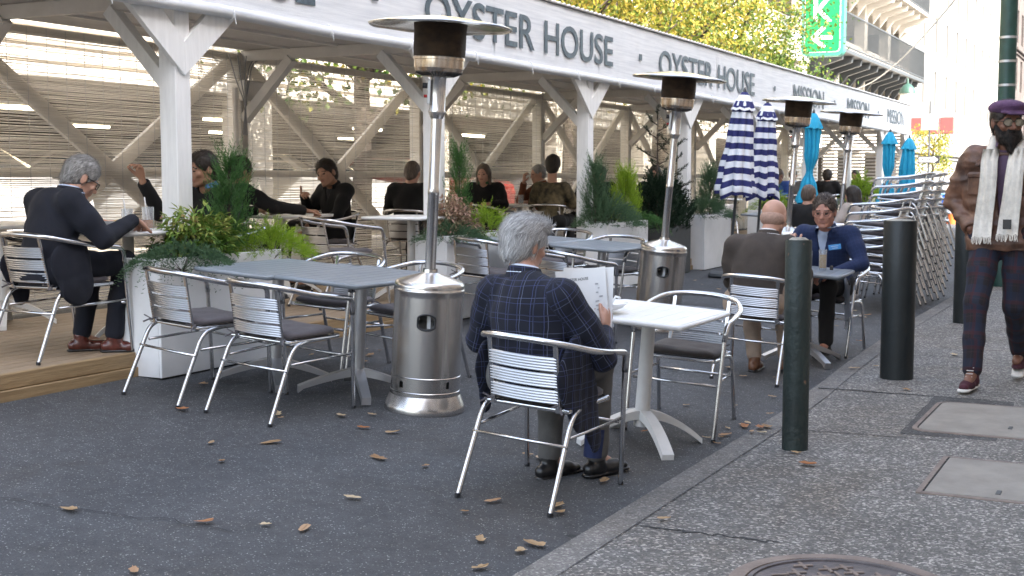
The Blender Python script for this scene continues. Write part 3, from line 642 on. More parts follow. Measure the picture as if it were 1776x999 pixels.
# ---------------------------------------------------------------- patio heaters
STEEL = mat('stainless_steel', (.62, .60, .58), .26, metal=1, bump=.06, bscale=60, stretch=(1, 1, .02))
DOMEM = mat('dome_aluminium', (.80, .78, .74), .2, metal=1, var=.15, vscale=3, bump=.15, bscale=8)
BURNT = mat('burnt_mesh', (.018, .014, .012), .55, metal=.6, c2=(.09, .055, .03), vscale=5, stretch=(1, 1, 2), bump=.8, bscale=220)
BRONZE = mat('heat_tinted_steel', (.45, .32, .2), .25, metal=1, c2=(.7, .66, .6), vscale=6, stretch=(3, 3, .5))
TANK = mat('tank_grey', (.55, .56, .56), .4)
def make_heater():
    t = empty('patio_heater', cat='patio heater')
    b = MB(); b.lathe([(.236, 0), (.238, .028), (.233, .04), (.215, .085), (.207, .1)], 64, cap=False); b.build('base_ring', STEEL, t, auto=35)
    prof = [(.203, .1), (.203, .118), (.206, .122), (.203, .126), (.203, .14)]
    for k in range(2): prof.append((.203, .15+.02*k))
    prof += [(.203, .205), (.206, .209), (.203, .213)]+[(.203, .23+.018*k) for k in range(26)]+[(.207, .703), (.209, .71), (.207, .717), (.205, .72), (.205, .738), (.2, .752), (.19, .762)]
    def skip(z, a):
        for a0, hw, zc, hh in ((R(270+6), .24, .54, .044), (R(270-35), .06, .168, .022), (R(270+48), .06, .168, .022)):
            d = (a-a0+math.pi) % (2*math.pi)-math.pi
            if abs(z-zc) < hh and abs(d) < hw*(1-.0*abs(z-zc)): 
                if hh > .03:
                    ex = max(0, abs(d)-(hw-.2)); 
                    return (ex/.2)**2+((z-zc)/hh)**2 < 1.0
                return (d/hw)**2+((z-zc)/hh)**2 < 1.3
        return False
    prof2 = []
    for (r0, z0), (r1, z1) in zip(prof, prof[1:]):
        n = max(1, int((z1-z0)/.007)); prof2 += [(r0+(r1-r0)*i/n, z0+(z1-z0)*i/n) for i in range(n)]
    prof2.append(prof[-1])
    b = MB(); b.lathe(prof2, 128, cap=False, skip=skip); bd = b.build('tank_housing', STEEL, t, auto=35)
    b = MB(); a0 = R(276); pts = []
    for k in range(24):
        q = 2*math.pi*k/24; dx = .013*0+.05*math.copysign(min(1, abs(math.cos(q))*1.25), math.cos(q)); dz = .046*math.sin(q); a = a0+dx/.205; pts.append((.205*math.cos(a), .205*math.sin(a), .54+dz))
    b.tube(pts, .006, 6, closed=True); b.build('hole_rim', BLK, bd, smooth=True)
    b = MB(); b.lathe([(.14, .12), (.15, .15), (.15, .42), (.1, .5), (.05, .53), (.03, .6)], 24); b.box((.03, -.16, .55), (.02, .01, .1)); b.build('gas_tank', TANK, t, auto=40)
    b = MB(); b.lathe([(.19, .762), (.12, .785), (.06, .802), (.045, .81), (.043, .83)], 48, cap=False); b.build('housing_lid', STEEL, t, auto=40)
    b = MB(); b.lathe([(.032, .8), (.032, 1.26), (.0335, 1.262), (.0335, 1.3), (.032, 1.302), (.032, 1.73)], 24); b.build('pole', STEEL, t, auto=40)
    b = MB(); b.lathe([(.035, 1.70), (.05, 1.735), (.05, 1.745), (.046, 1.75), (.046, 1.93), (.05, 1.935)], 28); hd = b.build('valve_tube', STEEL, t, auto=40)
    b = MB(); b.box((-.045, -.02, 1.85), (.02, .05, .14), bev=.003); b.build('control_plate', GALV, hd)
    b = MB(); b.tube([(-.055, -.025, 1.885), (-.085, -.03, 1.885)], .016, 12); b.build('knob', BLK, hd, auto=40)
    b = MB(); b.tube([(-.055, -.03, 1.825), (-.075, -.034, 1.825)], .009, 10); b.build('igniter', mat('red_button', (.4, .02, .02), .4), hd, auto=40)
    vs = MB(); vs.lathe([(.05, 1.935), (.085, 1.94), (.135, 1.965), (.142, 1.985)], 48, cap=False); vs.build('burner_pan', BRONZE, t, auto=40)
    b = MB()
    for k in range(40):
        a = 2*math.pi*k/40; p = Vector((.112*math.cos(a), .112*math.sin(a), 1.95)); b.box(p, (.05, .004, .003), Matrix.Rotation(a, 3, 'Z')@Matrix.Rotation(R(-22), 3, 'Y'))
    b.build('vent', BLK, t)
    b = MB(); b.lathe([(.143, 1.985), (.145, 2.01), (.145, 2.03), (.15, 2.032), (.15, 2.045), (.147, 2.05)], 48, cap=False); b.build('burner_ring', BRONZE, t, auto=30)
    b = MB(); b.lathe([(.147, 2.05), (.150, 2.1), (.150, 2.2), (.154, 2.238)], 48); b.build('emitter_screen', BURNT, t, auto=40)
    b = MB(); n = 12; pr = [(.41, 2.218), (.414, 2.223), (.408, 2.228), (.38, 2.233), (.30, 2.246), (.2, 2.262), (.1, 2.276), (.004, 2.282)]
    b.lathe(pr, 48, cap=False); b.lathe([(r_*.995, z_-.004) for r_, z_ in pr], 48, cap=False); dm = b.build('dome', DOMEM, t, auto=50)
    for v in dm.data.vertices:
        a = math.atan2(v.co.y, v.co.x); v.co.z += .002*math.sin(a*8)*min(1, math.hypot(v.co.x, v.co.y)/.2)
    for k in range(3):
        a = R(40+120*k); b = MB(); b.tube([(.1*math.cos(a), .1*math.sin(a), 2.24), (.1*math.cos(a), .1*math.sin(a), 2.285)], .006, 6); b.build('bolt', GALV, dm)
    return t
h0 = make_heater(); HG = 'patio heaters along the street'
def heater(x, y, tl, lab, deg=0, s=1):
    o = h0 if not getattr(heater, 'u', 0) else copy_tree(h0); heater.u = 1
    place(o, (x, y, rz_(x)+.002), R(deg), R(tl), lab, HG); o.scale = (s, s, s); return o
heater(-3.84, 6.36, 3.2, 'nearest and tallest stainless patio heater, beside the grey tables', 22, 1.0)
heater(-3.99, 10.62, 5.0, 'second patio heater from the camera, behind the white table', 17)
heater(-3.86, 14.35, 4.0, 'third patio heater, between the striped and turquoise parasols', 30)
heater(-3.92, 17.2, 4.8, 'farthest patio heater, right of the near turquoise parasol', 20)
# ---------------------------------------------------------------- bollards
BOLG = mat('bollard_green', (.012, .020, .018), .5, c2=(.018, .03, .027), vscale=6, bump=.5, bscale=40)
nt = BOLG.node_tree; L_ = nt.links.new; n_ = nt.nodes.new('ShaderNodeTexNoise'); n_.inputs['Scale'].default_value = 16; n_.inputs['Detail'].default_value = 5
tc_ = nt.nodes.new('ShaderNodeTexCoord'); L_(tc_.outputs['Object'], n_.inputs[0]); rp_ = nt.nodes.new('ShaderNodeValToRGB'); rp_.color_ramp.elements[0].position = .68; rp_.color_ramp.elements[1].position = .72
L_(n_.outputs[0], rp_.inputs[0]); mx_ = nt.nodes.new('ShaderNodeMixRGB'); L_(rp_.outputs[0], mx_.inputs[0]); cr_ = [q for q in nt.nodes if q.type == 'VALTORGB' and q != rp_][0]
L_(cr_.outputs[0], mx_.inputs[1]); mx_.inputs[2].default_value = (.16, .09, .06, 1); L_(mx_.outputs[0], nt.nodes['Principled BSDF'].inputs[0])
CONC = mat('rough_concrete', (.3, .28, .24), .95, var=.4, vscale=25, bump=1, bscale=60)
def bollard(x, y, r, h, lab, m=BOLG, tl=0):
    t = empty('bollard', (x, y, .098), 0, tl, lab, 'bollard', 'green steel bollards on the sidewalk')
    b = MB(); b.lathe([(r, 0), (r, h*.3), (r*1.005, h*.6), (r, h-.012), (r-.004, h-.004)], 36, cap=False); b.build('post', m, t, auto=40)
    b = MB(); b.lathe([(r-.006, h-.015), (r-.02, h-.002), (r*.5, h+.006), (.005, h+.008)], 36); b.build('concrete_fill', CONC, t, auto=60)
bollard(-1.63, 6.36, .066, 1.08, 'nearest slim dark green bollard with chipped paint and rust')
DG = mat('dark_bollard', (.009, .013, .014), .45, var=.2, bump=.25, bscale=30)
bollard(-1.60, 8.98, .112, 1.10, 'thick near black bollard, second from the camera', DG)
bollard(-1.66, 12.76, .1, 1.12, 'third bollard, partly hidden by the walking man', DG)
# ---------------------------------------------------------------- parasols (furled)
BLUE = (.022, .026, .13)
def cloth_stripe(name, c1, c2, per):
    m = mat(name, c1, .8); nt = m.node_tree; L = nt.links.new; tc = nt.nodes.new('ShaderNodeTexCoord'); s = nt.nodes.new('ShaderNodeAttribute'); s.attribute_name = 'rnd'
    r = nt.nodes.new('ShaderNodeMath'); r.operation = 'FRACT'; q = nt.nodes.new('ShaderNodeMath'); q.operation = 'MULTIPLY'; q.inputs[1].default_value = 1/per; g = nt.nodes.new('ShaderNodeMath'); g.operation = 'GREATER_THAN'; g.inputs[1].default_value = .5
    L(s.outputs['Fac'], q.inputs[0]); L(q.outputs[0], r.inputs[0]); L(r.outputs[0], g.inputs[0]); mx = nt.nodes.new('ShaderNodeMixRGB'); mx.inputs[1].default_value = (*c1, 1); mx.inputs[2].default_value = (*c2, 1)
    L(g.outputs[0], mx.inputs[0]); L(mx.outputs[0], nt.nodes['Principled BSDF'].inputs[0]); return m
STRIPE = cloth_stripe('striped_canvas', BLUE, (.78, .8, .84), .155)
TURQ = mat('turquoise_canvas', (.015, .34, .55), .75, var=.1, vscale=10)
def parasol(x, y, tl, cloth, prof, ztop, lab, seed, twist=0, z=None, hem=.05, base=True):
    z = rz_(x) if z is None else z
    t = empty('parasol', (x, y, z), 0, tl, lab, 'parasol', 'furled parasols beside the shed')
    b = MB(); b.lathe([(.019, .03), (.019, ztop)], 14); b.lathe([(.02, ztop), (.024, ztop+.02), (.016, ztop+.05), (.004, ztop+.07)], 12); b.build('pole', IRON, t, auto=40)
    b = MB(); b.box((0, 0, .03), (.52, .52, .05), Matrix.Rotation(.3, 3, 'Z'), bev=.02); b.lathe([(.04, .05), (.035, .3)], 14); b.build('base', IRON, t, auto=40)
    rr = random.Random(seed); nf = 8; N = 96; ph = [rr.uniform(-.25, .25) for _ in range(nf)]; am = [rr.uniform(.7, 1.25) for _ in range(nf)]; ll = [rr.uniform(-hem, hem) for _ in range(nf)]
    vs = []; zs = []
    K = 44
    for i in range(K+1):
        u = i/K; 
        for q in range(len(prof)-1):
            if prof[q][0] <= u <= prof[q+1][0]:
                w_ = (u-prof[q][0])/(prof[q+1][0]-prof[q][0]); w_ = w_*w_*(3-2*w_); r0 = prof[q][1]*(1-w_)+prof[q+1][1]*w_
        for k in range(N):
            a = 2*math.pi*k/N; f = a/(2*math.pi)*nf; fi = int(f) % nf; ff = f-int(f)
            dep = abs(math.sin(math.pi*ff))**.6*am[fi]
            r = r0*(.62+.42*dep)*(1+.06*mn.noise(Vector((math.cos(a)*3, math.sin(a)*3, u*5+seed))))
            zz = ztop-.02-u*prof[-1][2]+u**3*(ll[fi]*math.sin(math.pi*ff)-.035*(1-abs(2*ff-1)))
            a2 = a+twist*u+ph[fi]*u*.5*math.sin(math.pi*ff)
            vs.append((r*math.cos(a2)+.04*mn.noise(Vector((u*2, seed, 0)))*u, r*math.sin(a2), zz)); zs.append(u*prof[-1][2]+.001)
    b = MB(); b.v = vs; b.rn = zs; b.f = [(i*N+k, i*N+(k+1) % N, (i+1)*N+(k+1) % N, (i+1)*N+k)[::-1] for i in range(K) for k in range(N)]
    c = b.build('canopy', cloth, t, smooth=True)
    b = MB(); N2 = 64
    vs = []; zs = []
    for i in range(9):
        u = i/8
        for k in range(N2):
            a = 2*math.pi*k/N2; f = a/(2*math.pi)*8; ff = f-int(f); r = (.035+.13*u**.8)*(1-.18*u*(1-abs(2*ff-1)))
            vs.append((r*math.cos(a), r*math.sin(a), ztop+.005-.22*u-.02*u*u*(1-abs(2*ff-1))**.6)); zs.append(.22*u+.001+.04)
    b.v = vs; b.rn = zs; b.f = [(i*N2+k, i*N2+(k+1) % N2, (i+1)*N2+(k+1) % N2, (i+1)*N2+k)[::-1] for i in range(8) for k in range(N2)]
    b.build('vent_cap', cloth, c, smooth=True)
    b = MB(); zt = ztop-prof[-1][2]
    for k in range(8):
        a = 2*math.pi*(k+.5)/8; b.tube([(.03*math.cos(a), .03*math.sin(a), zt+.35), (.09*math.cos(a), .09*math.sin(a), zt-.02)], .007, 5)
    b.build('rib', IRON, t)
    return t
sp = [(0, .05), (.12, .125), (.45, .165), (.8, .225), (.95, .262), (1, .25, 1.28)]
parasol(-4.98, 15.9, R(4.2), STRIPE, sp, 2.38, 'furled blue and white striped parasol, the nearer and taller of two', 3)
parasol(-5.13, 17.6, R(3.5), STRIPE, sp, 2.32, 'furled blue and white striped parasol, behind and right of its twin', 8)
tp = [(0, .05), (.14, .12), (.45, .11), (.64, .055), (.8, .13), (1, .2, 1.35)]
parasol(-4.95, 19.6, R(3), TURQ, tp, 2.28, 'furled turquoise parasol tied at the waist, nearest of three', 5, .5)
parasol(-4.8, 25.2, R(2), TURQ, tp, 2.18, 'furled turquoise parasol tied at the waist, left of the far pair', 6, .4)
parasol(-4.75, 27.0, R(2), TURQ, [(0, .05), (.14, .13), (.5, .17), (.9, .22), (1, .2, 1.3)], 2.12, 'furled turquoise parasol hanging loose, farthest of three', 7, .2)
# ---------------------------------------------------------------- people: signed distance bodies turned into one continuous mesh
V = lambda *a: np.array(a, dtype=np.float64)
def nrm(a): return a/(np.linalg.norm(a)+1e-9)
def C(a, b, ra, rb, n=None, f=1, op='u', tag_=''): return dict(t='c', a=V(*a), b=V(*b), ra=ra, rb=rb, n=None if n is None else nrm(V(*n)), f=f, op=op, g=tag_)
def E(c, r, M=None, op='u', tag_=''): return dict(t='e', c=V(*c), r=V(*r), M=np.eye(3) if M is None else M, op=op, g=tag_)
def P(c, n, op='s'): return dict(t='p', c=V(*c), n=nrm(V(*n)), op=op, g='')
def dist(p, X):
    if p['t'] == 'c':
        a, b = p['a'], p['b']; d = b-a; Q = X-a
        if p['n'] is not None:
            s = Q@p['n']; Q = Q+s[..., None]*p['n']*(1/p['f']-1); sd_ = d@p['n']; d = d+sd_*p['n']*(1/p['f']-1)
        t = np.clip((Q@d)/(d@d+1e-9), 0, 1); r = p['ra']+(p['rb']-p['ra'])*t
        return np.linalg.norm(Q-t[..., None]*d, axis=-1)-r
    if p['t'] == 'e':
        Q = ((X-p['c'])@p['M'])/p['r']; k = np.linalg.norm(Q, axis=-1); k2 = np.linalg.norm(Q/p['r'], axis=-1)+1e-9
        return k*(k-1)/k2
    return (X-p['c'])@p['n']
def bbox(p, m):
    if p['t'] == 'c':
        r = max(p['ra'], p['rb']); return np.minimum(p['a'], p['b'])-r-m, np.maximum(p['a'], p['b'])+r+m
    r = p['r'].max(); return p['c']-r-m, p['c']+r+m
EDG = [(0, 1), (2, 3), (4, 5), (6, 7), (0, 2), (1, 3), (4, 6), (5, 7), (0, 4), (1, 5), (2, 6), (3, 7)]
def surface(prims, vox=.008, k=.02):
    us = [p for p in prims if p['op'] == 'u']; lo = np.min([bbox(p, vox*3)[0] for p in us], 0); hi = np.max([bbox(p, vox*3)[1] for p in us], 0)
    n = np.ceil((hi-lo)/vox).astype(int)+1; D = np.full(n, .5, dtype=np.float32); ax = [lo[i]+vox*np.arange(n[i]) for i in range(3)]
    for p in prims:
        if p['t'] == 'p':
            g = np.stack(np.meshgrid(*ax, indexing='ij'), -1); D = np.maximum(D, -dist(p, g).astype(np.float32)); continue
        a, b = bbox(p, k+vox*3); i0 = np.clip(((a-lo)/vox).astype(int), 0, n-1); i1 = np.clip(((b-lo)/vox).astype(int)+2, 1, n)
        g = np.stack(np.meshgrid(*[ax[i][i0[i]:i1[i]] for i in range(3)], indexing='ij'), -1)
        if g.size == 0: continue
        d = dist(p, g).astype(np.float32); sl = tuple(slice(i0[i], i1[i]) for i in range(3)); o = D[sl]; kk = p.get('k', k)
        if p['op'] == 'u': h = np.maximum(kk-np.abs(o-d), 0)/kk; D[sl] = np.minimum(o, d)-h*h*kk*.25
        else: d = -d; kk = .006; h = np.maximum(kk-np.abs(o-d), 0)/kk; D[sl] = np.maximum(o, d)+h*h*kk*.25
    S = D < 0; c = S[:-1, :-1, :-1]*1
    cnt = sum(S[i:n[0]-1+i, j:n[1]-1+j, l:n[2]-1+l].astype(np.int8) for i in (0, 1) for j in (0, 1) for l in (0, 1))
    act = np.argwhere((cnt > 0) & (cnt < 8))
    corners = [(i, j, l) for i in (0, 1) for j in (0, 1) for l in (0, 1)]
    vals = np.stack([D[act[:, 0]+i, act[:, 1]+j, act[:, 2]+l] for i, j, l in corners], 1)
    pos = np.zeros((len(act), 3)); w_ = np.zeros(len(act)); cc = np.array(corners, float)
    for a, b in EDG:
        va, vb = vals[:, a], vals[:, b]; m = (va < 0) != (vb < 0); t = np.where(m, va/(va-vb+1e-12), 0)
        pos += np.where(m[:, None], cc[a]+(cc[b]-cc[a])*t[:, None], 0); w_ += m
    pos = lo+vox*(act+pos/w_[:, None])
    idx = np.full(n, -1, dtype=np.int64); idx[act[:, 0], act[:, 1], act[:, 2]] = np.arange(len(act))
    F = []
    for axn in range(3):
        u, v = [(1, 2), (2, 0), (0, 1)][axn]; sh = [0, 0, 0]; sh[axn] = 1
        A = S[:n[0]-sh[0], :n[1]-sh[1], :n[2]-sh[2]]; B = S[sh[0]:, sh[1]:, sh[2]:]; e = np.argwhere(A != B); e = e[(e[:, u] > 0) & (e[:, v] > 0)]
        du = np.zeros(3, int); du[u] = 1; dv = np.zeros(3, int); dv[v] = 1
        q = [e, e-du, e-du-dv, e-dv]; q = np.stack([idx[x[:, 0], x[:, 1], x[:, 2]] for x in q], 1)
        ins = A[e[:, 0], e[:, 1], e[:, 2]]; q = np.where(ins[:, None], q, q[:, ::-1]); F.append(q[(q >= 0).all(1)])
    return pos, np.concatenate(F)
def sdf_obj(name, prims, mats, parent, vox=.008, k=.02, fold=0, matfn=None, uv=False, fscale=(7, 7, 3.5), smooth=True):
    v, F = surface(prims, vox, k)
    me = bpy.data.meshes.new(name); me.vertices.add(len(v)); me.loops.add(len(F)*4); me.polygons.add(len(F))
    me.vertices.foreach_set('co', v.astype(np.float32).ravel()); me.loops.foreach_set('vertex_index', F.astype(np.int32).ravel())
    me.polygons.foreach_set('loop_start', np.arange(len(F), dtype=np.int32)*4); me.polygons.foreach_set('loop_total', np.full(len(F), 4, dtype=np.int32))
    me.update()
    if fold:
        nr = np.zeros(len(v)*3, dtype=np.float32); me.vertices.foreach_get('normal', nr); nr = nr.reshape(-1, 3)
        fs = fscale; o = np.array([(1-abs(mn.noise(Vector((a[0]*fs[0], a[1]*fs[1], a[2]*fs[2]))))*2.2)*.7+mn.noise(Vector((a[0]*19, a[1]*19, a[2]*15)))*.35 for a in v])-.45
        v = v+nr*(o*fold)[:, None]; me.vertices.foreach_set('co', v.astype(np.float32).ravel())
    us = [p for p in prims if p['op'] == 'u' and p['t'] != 'p']
    if uv or matfn:
        ds = np.stack([dist(p, v) for p in us], 1); near = ds.argmin(1)
        if uv:
            out = np.zeros((len(v), 3), dtype=np.float32)
            for i, p in enumerate(us):
                m = near == i; X_ = v[m]
                if p['t'] == 'c' and p['g'] == 'limb':
                    d = nrm(p['b']-p['a']); rf = nrm(np.cross(d, V(.3, .1, 1))); r2 = np.cross(d, rf); Q = X_-p['a']
                    out[m, 0] = np.arctan2(Q@r2, Q@rf)*(p['ra']+p['rb'])/2*1.05; out[m, 1] = Q@d
                else: out[m, 0] = X_[:, 1 if p['g'] == 'side' else 0]; out[m, 1] = X_[:, 2]
            at = me.attributes.new('cuv', 'FLOAT_VECTOR', 'POINT'); at.data.foreach_set('vector', out.ravel())
        if matfn:
            cen = v[F].mean(1); me.polygons.foreach_set('material_index', matfn(cen).astype(np.int32))
    for m in (mats if isinstance(mats, (list, tuple)) else [mats]): me.materials.append(m)
    me.polygons.foreach_set('use_smooth', [smooth]*len(F)); me.update()
    o = bpy.data.objects.new(name, me); col.objects.link(o); o.parent = parent; return o
def rotm(yaw=0, pitch=0, roll=0):
    return np.array(Matrix.Rotation(yaw, 3, 'Z')@Matrix.Rotation(pitch, 3, 'X')@Matrix.Rotation(roll, 3, 'Y'))
def head_prims(c, M, s=1.0, jaw=1.0):
    L = lambda *p: c+M@(V(*p)*s)
    e = lambda p, r, op='u': E(L(*p), V(*r)*s, M, op)
    q = lambda a, b, ra, rb, op='u': C(L(*a), L(*b), ra*s, rb*s, op=op)
    pr = [e((0, -.014, .032), (.077, .097, .086)), e((0, .022, -.028), (.060*jaw, .070, .082)), q((.043*jaw, .0, -.058), (.010, .064, -.094), .026, .022), q((-.043*jaw, .0, -.058), (-.010, .064, -.094), .026, .022),
          q((-.036, .077, .022), (.036, .077, .022), .012, .012)]
    for s_ in (-1, 1):
        sk = e((s_*.031, .1, .001), (.019, .016, .013), 's'); pr.append(sk)
        pr.append(e((s_*.031, .076, .0), (.0135, .0135, .0135)))
        pr.append(e((s_*.042, .066, -.026), (.021, .018, .018)))
        pr.append(e((s_*.079, -.008, -.006), (.009, .021, .033)))
    pr += [q((0, .086, .006), (0, .106, -.030), .009, .0125), q((-.012, .092, -.034), (.012, .092, -.034), .009, .009), q((-.02, .0845, -.054), (.02, .0845, -.054), .0075, .0075), q((-.017, .083, -.066), (.017, .083, -.066), .008, .008)]
    for p in pr: p['k'] = .010 if p['t'] == 'c' or p['r'].max() < .05*s else .03
    return pr
def hand_prims(w, d, pn, side, curl=.5, s=1.0, thumb=None, spread=.06):
    """w wrist, d finger direction, pn palm normal (towards which fingers curl), side +1 when the thumb leaves towards cross(d,pn)"""
    w = V(*w); d = nrm(V(*d)); pn = nrm(V(*pn)-V(*pn)@d*d); x = np.cross(d, pn)*side; o = []
    o.append(dict(C(w, w+d*.085*s, .030*s, .036*s, pn, .5), k=.012))
    for i, (ox, ln) in enumerate(((.029, .9), (.010, 1.0), (-.010, .94), (-.028, .75))):
        b = w+d*.088*s+x*ox*s; dd = nrm(d+x*(spread*(1.5-i))); a = curl*(.55+.1*i); p0 = w+d*.05*s+x*ox*.8*s
        o.append(dict(C(p0, b, .011*s, .0095*s), k=.006))
        for j, L in enumerate((.042, .027, .021)):
            dd = nrm(dd*math.cos(a)+pn*math.sin(a)); e = b+dd*L*ln*s; o.append(dict(C(b, e, (.0093-.0008*j)*s, (.0085-.0008*j)*s), k=.003)); b = e; a = curl*.85
            pn2 = nrm(np.cross(x, dd)); pn2 = pn2 if pn2@pn > 0 or True else -pn2
            if (pn2@pn) < 0 and j == 0 and curl < 1: pn2 = -pn2
            pn_ = pn2; 
            # curl about the knuckle axis
            dd = nrm(dd); nx_ = nrm(np.cross(x, dd)); nx_ = nx_ if nx_@nrm(pn-dd*(pn@dd)+1e-6) > 0 or j else -nx_
            globals()['_cn'] = nx_
            pnj = nx_ if j == 0 else (nx_ if nx_@last > 0 else -nx_); last = pnj
            a_ = a; nd = nrm(dd*math.cos(a_)+pnj*math.sin(a_)); dd_prev = dd; dd = nd; a = 0
    t0 = w+d*.025*s+x*.026*s; td = nrm(V(*thumb)) if thumb is not None else nrm(d*.75+x*.6+pn*.35)
    t1 = t0+td*.042*s; t2 = t1+nrm(td+d*.3+pn*.1)*.032*s; t3 = t2+nrm(td+d*.4)*.024*s
    o += [dict(C(t0, t1, .0145*s, .012*s), k=.010), dict(C(t1, t2, .0115*s, .0105*s), k=.003), dict(C(t2, t3, .0105*s, .009*s), k=.003)]
    return o
def skin(n, c, r=.5): return mat(n, c, r, var=.08, vscale=14, bump=.12, bscale=120)
SK1 = skin('skin_fair', (.50, .28, .20)); SK2 = skin('skin_tan', (.36, .19, .12)); SK3 = skin('skin_brown', (.19, .085, .052)); LIP = mat('lips', (.34, .15, .115), .5); EYEW = mat('eye', (.05, .035, .03), .15)
def hairm(n, c, c2): return mat(n, c, .55, c2=c2, vscale=22, stretch=(3, 1, .5), bump=.6, bscale=70)
HGREY = hairm('hair_grey', (.34, .33, .32), (.62, .61, .6)); HSALT = hairm('hair_salt', (.16, .155, .15), (.38, .37, .355)); HDARK = hairm('hair_dark', (.012, .009, .008), (.04, .028, .02)); HBROWN = hairm('hair_brown', (.06, .04, .03), (.15, .11, .085))
def cloth(n, c, var=.2, bs=160): return mat(n, c, .88, var=var, vscale=4, bump=.3, bscale=bs, sheen=.02)
NAVY = cloth('navy_wool', (.005, .0065, .014)); BLACKC = cloth('black_cloth', (.0045, .004, .0045)); BROWNS = cloth('brown_suit', (.055, .043, .036)); CREAMT = cloth('tan_trousers', (.33, .25, .19)); GREYT_ = cloth('grey_trousers', (.10, .095, .09)); SHIRTB = cloth('pale_blue_shirt', (.45, .52, .66), .05); DARKT = cloth('charcoal_trousers', (.014, .013, .013))
OX = mat('oxblood_leather', (.09, .022, .016), .25, var=.4, vscale=12, coat=.3); BLKL = mat('black_leather', (.012, .011, .011), .35, coat=.2)
def grid_mat(name, base, lines, rough=.88):
    """woven check: lines = [(axis, period, phase, width, colour, strength)] over the cloth coordinates"""
    m = bpy.data.materials.new(name); m.use_nodes = True; nt = m.node_tree; L = nt.links.new; p = nt.nodes['Principled BSDF']; p.inputs['Roughness'].default_value = rough; p.inputs['Sheen Weight'].default_value = .02
    at = nt.nodes.new('ShaderNodeAttribute'); at.attribute_name = 'cuv'
    nz = nt.nodes.new('ShaderNodeTexNoise'); nz.inputs['Scale'].default_value = 6; L(at.outputs['Vector'], nz.inputs[0]); mxv = nt.nodes.new('ShaderNodeMixRGB'); mxv.blend_type = 'LINEAR_LIGHT'; mxv.inputs[0].default_value = .012
    L(at.outputs['Vector'], mxv.inputs[1]); L(nz.outputs['Color'], mxv.inputs[2]); sp_ = nt.nodes.new('ShaderNodeSeparateXYZ'); L(mxv.outputs[0], sp_.inputs[0])
    cur = nt.nodes.new('ShaderNodeRGB'); cur.outputs[0].default_value = (*base, 1); out = cur.outputs[0]
    def mth(op, a, b=None):
        n = nt.nodes.new('ShaderNodeMath'); n.operation = op
        if isinstance(a, (int, float)): n.inputs[0].default_value = a
        else: L(a, n.inputs[0])
        if b is not None:
            if isinstance(b, (int, float)): n.inputs[1].default_value = b
            else: L(b, n.inputs[1])
        return n.outputs[0]
    for axn, per, ph, wd, c, st in lines:
        f = mth('FRACT', mth('ADD', mth('MULTIPLY', sp_.outputs[axn], 1/per), ph+50)); g = mth('MULTIPLY', mth('LESS_THAN', f, wd/per), st)
        mx = nt.nodes.new('ShaderNodeMixRGB'); L(g, mx.inputs[0]); L(out, mx.inputs[1]); mx.inputs[2].default_value = (*c, 1); out = mx.outputs[0]
    L(out, p.inputs[0])
    n3 = nt.nodes.new('ShaderNodeTexNoise'); n3.inputs['Scale'].default_value = 200; bu = nt.nodes.new('ShaderNodeBump'); bu.inputs['Strength'].default_value = .25; bu.inputs['Distance'].default_value = .004; L(n3.outputs[0], bu.inputs['Height']); L(bu.outputs[0], p.inputs['Normal'])
    return m
PLAID = grid_mat('navy_windowpane_plaid', (.0045, .006, .015), [(0, .062, 0, .0026, (.16, .19, .30), .5), (0, .062, .22, .0024, (.07, .09, .24), .55), (1, .076, 0, .0026, (.14, .17, .28), .42), (1, .076, .3, .0024, (.06, .08, .22), .45), (0, .124, .5, .006, (.012, .016, .05), .6), (1, .152, .5, .006, (.012, .016, .05), .6)])
TARTAN = grid_mat('dark_tartan', (.013, .009, .011), [(0, .11, 0, .045, (.012, .02, .04), .6), (1, .13, 0, .055, (.012, .018, .04), .6), (0, .11, .6, .018, (.05, .009, .014), .5), (1, .13, .6, .022, (.05, .009, .014), .5), (0, .11, .3, .003, (.06, .03, .035), .3), (1, .13, .3, .003, (.06, .03, .035), .3)])
BLUEC = grid_mat('blue_check_blazer', (.008, .018, .062), [(0, .03, 0, .003, (.02, .04, .12), .5), (1, .03, 0, .003, (.02, .04, .12), .5)])
def strands(hp, c, M, s, mats_, parent, n=2600, flow=None, ln=(.03, .06), seed=1, region=None, lift=.003):
    r = random.Random(seed); v, F = surface(hp, .012, .02); b = MB()
    cen = v[F].mean(1); nr = np.cross(v[F[:, 1]]-v[F[:, 0]], v[F[:, 2]]-v[F[:, 0]]); nr /= np.linalg.norm(nr, axis=1)[:, None]+1e-9
    ids = np.random.default_rng(seed).integers(0, len(F), n)
    for i in ids:
        p = cen[i]+nr[i]*.001; q = (M.T@(p-c))/s
        if region and not region(q): continue
        f = M@V(*flow(q)); f = nrm(f-nr[i]*(f@nr[i])+nr[i]*.12); L = r.uniform(*ln)*s; sd_ = np.cross(f, nr[i]); wv = V(r.uniform(-1, 1), r.uniform(-1, 1), r.uniform(-1, 1))*.25
        jt = V(r.uniform(-1, 1), r.uniform(-1, 1), r.uniform(-1, 1))*.006; p = p+jt; w_ = r.uniform(.0008, .0018)
        pts = [p, p+f*L*.4+nr[i]*lift, p+(f+wv*.5)*L*.75+nr[i]*lift*.8, p+(f+wv)*L-nr[i]*.002]
        vs = []
        for j, a in enumerate(pts): ww = w_*(1-j*.28); vs += [a-sd_*ww, a+sd_*ww]
        b.add(vs, [(0, 1, 3, 2), (2, 3, 5, 4), (4, 5, 7, 6)], r.random())
    o = b.build('hair_strands', mats_, parent, smooth=True); return o
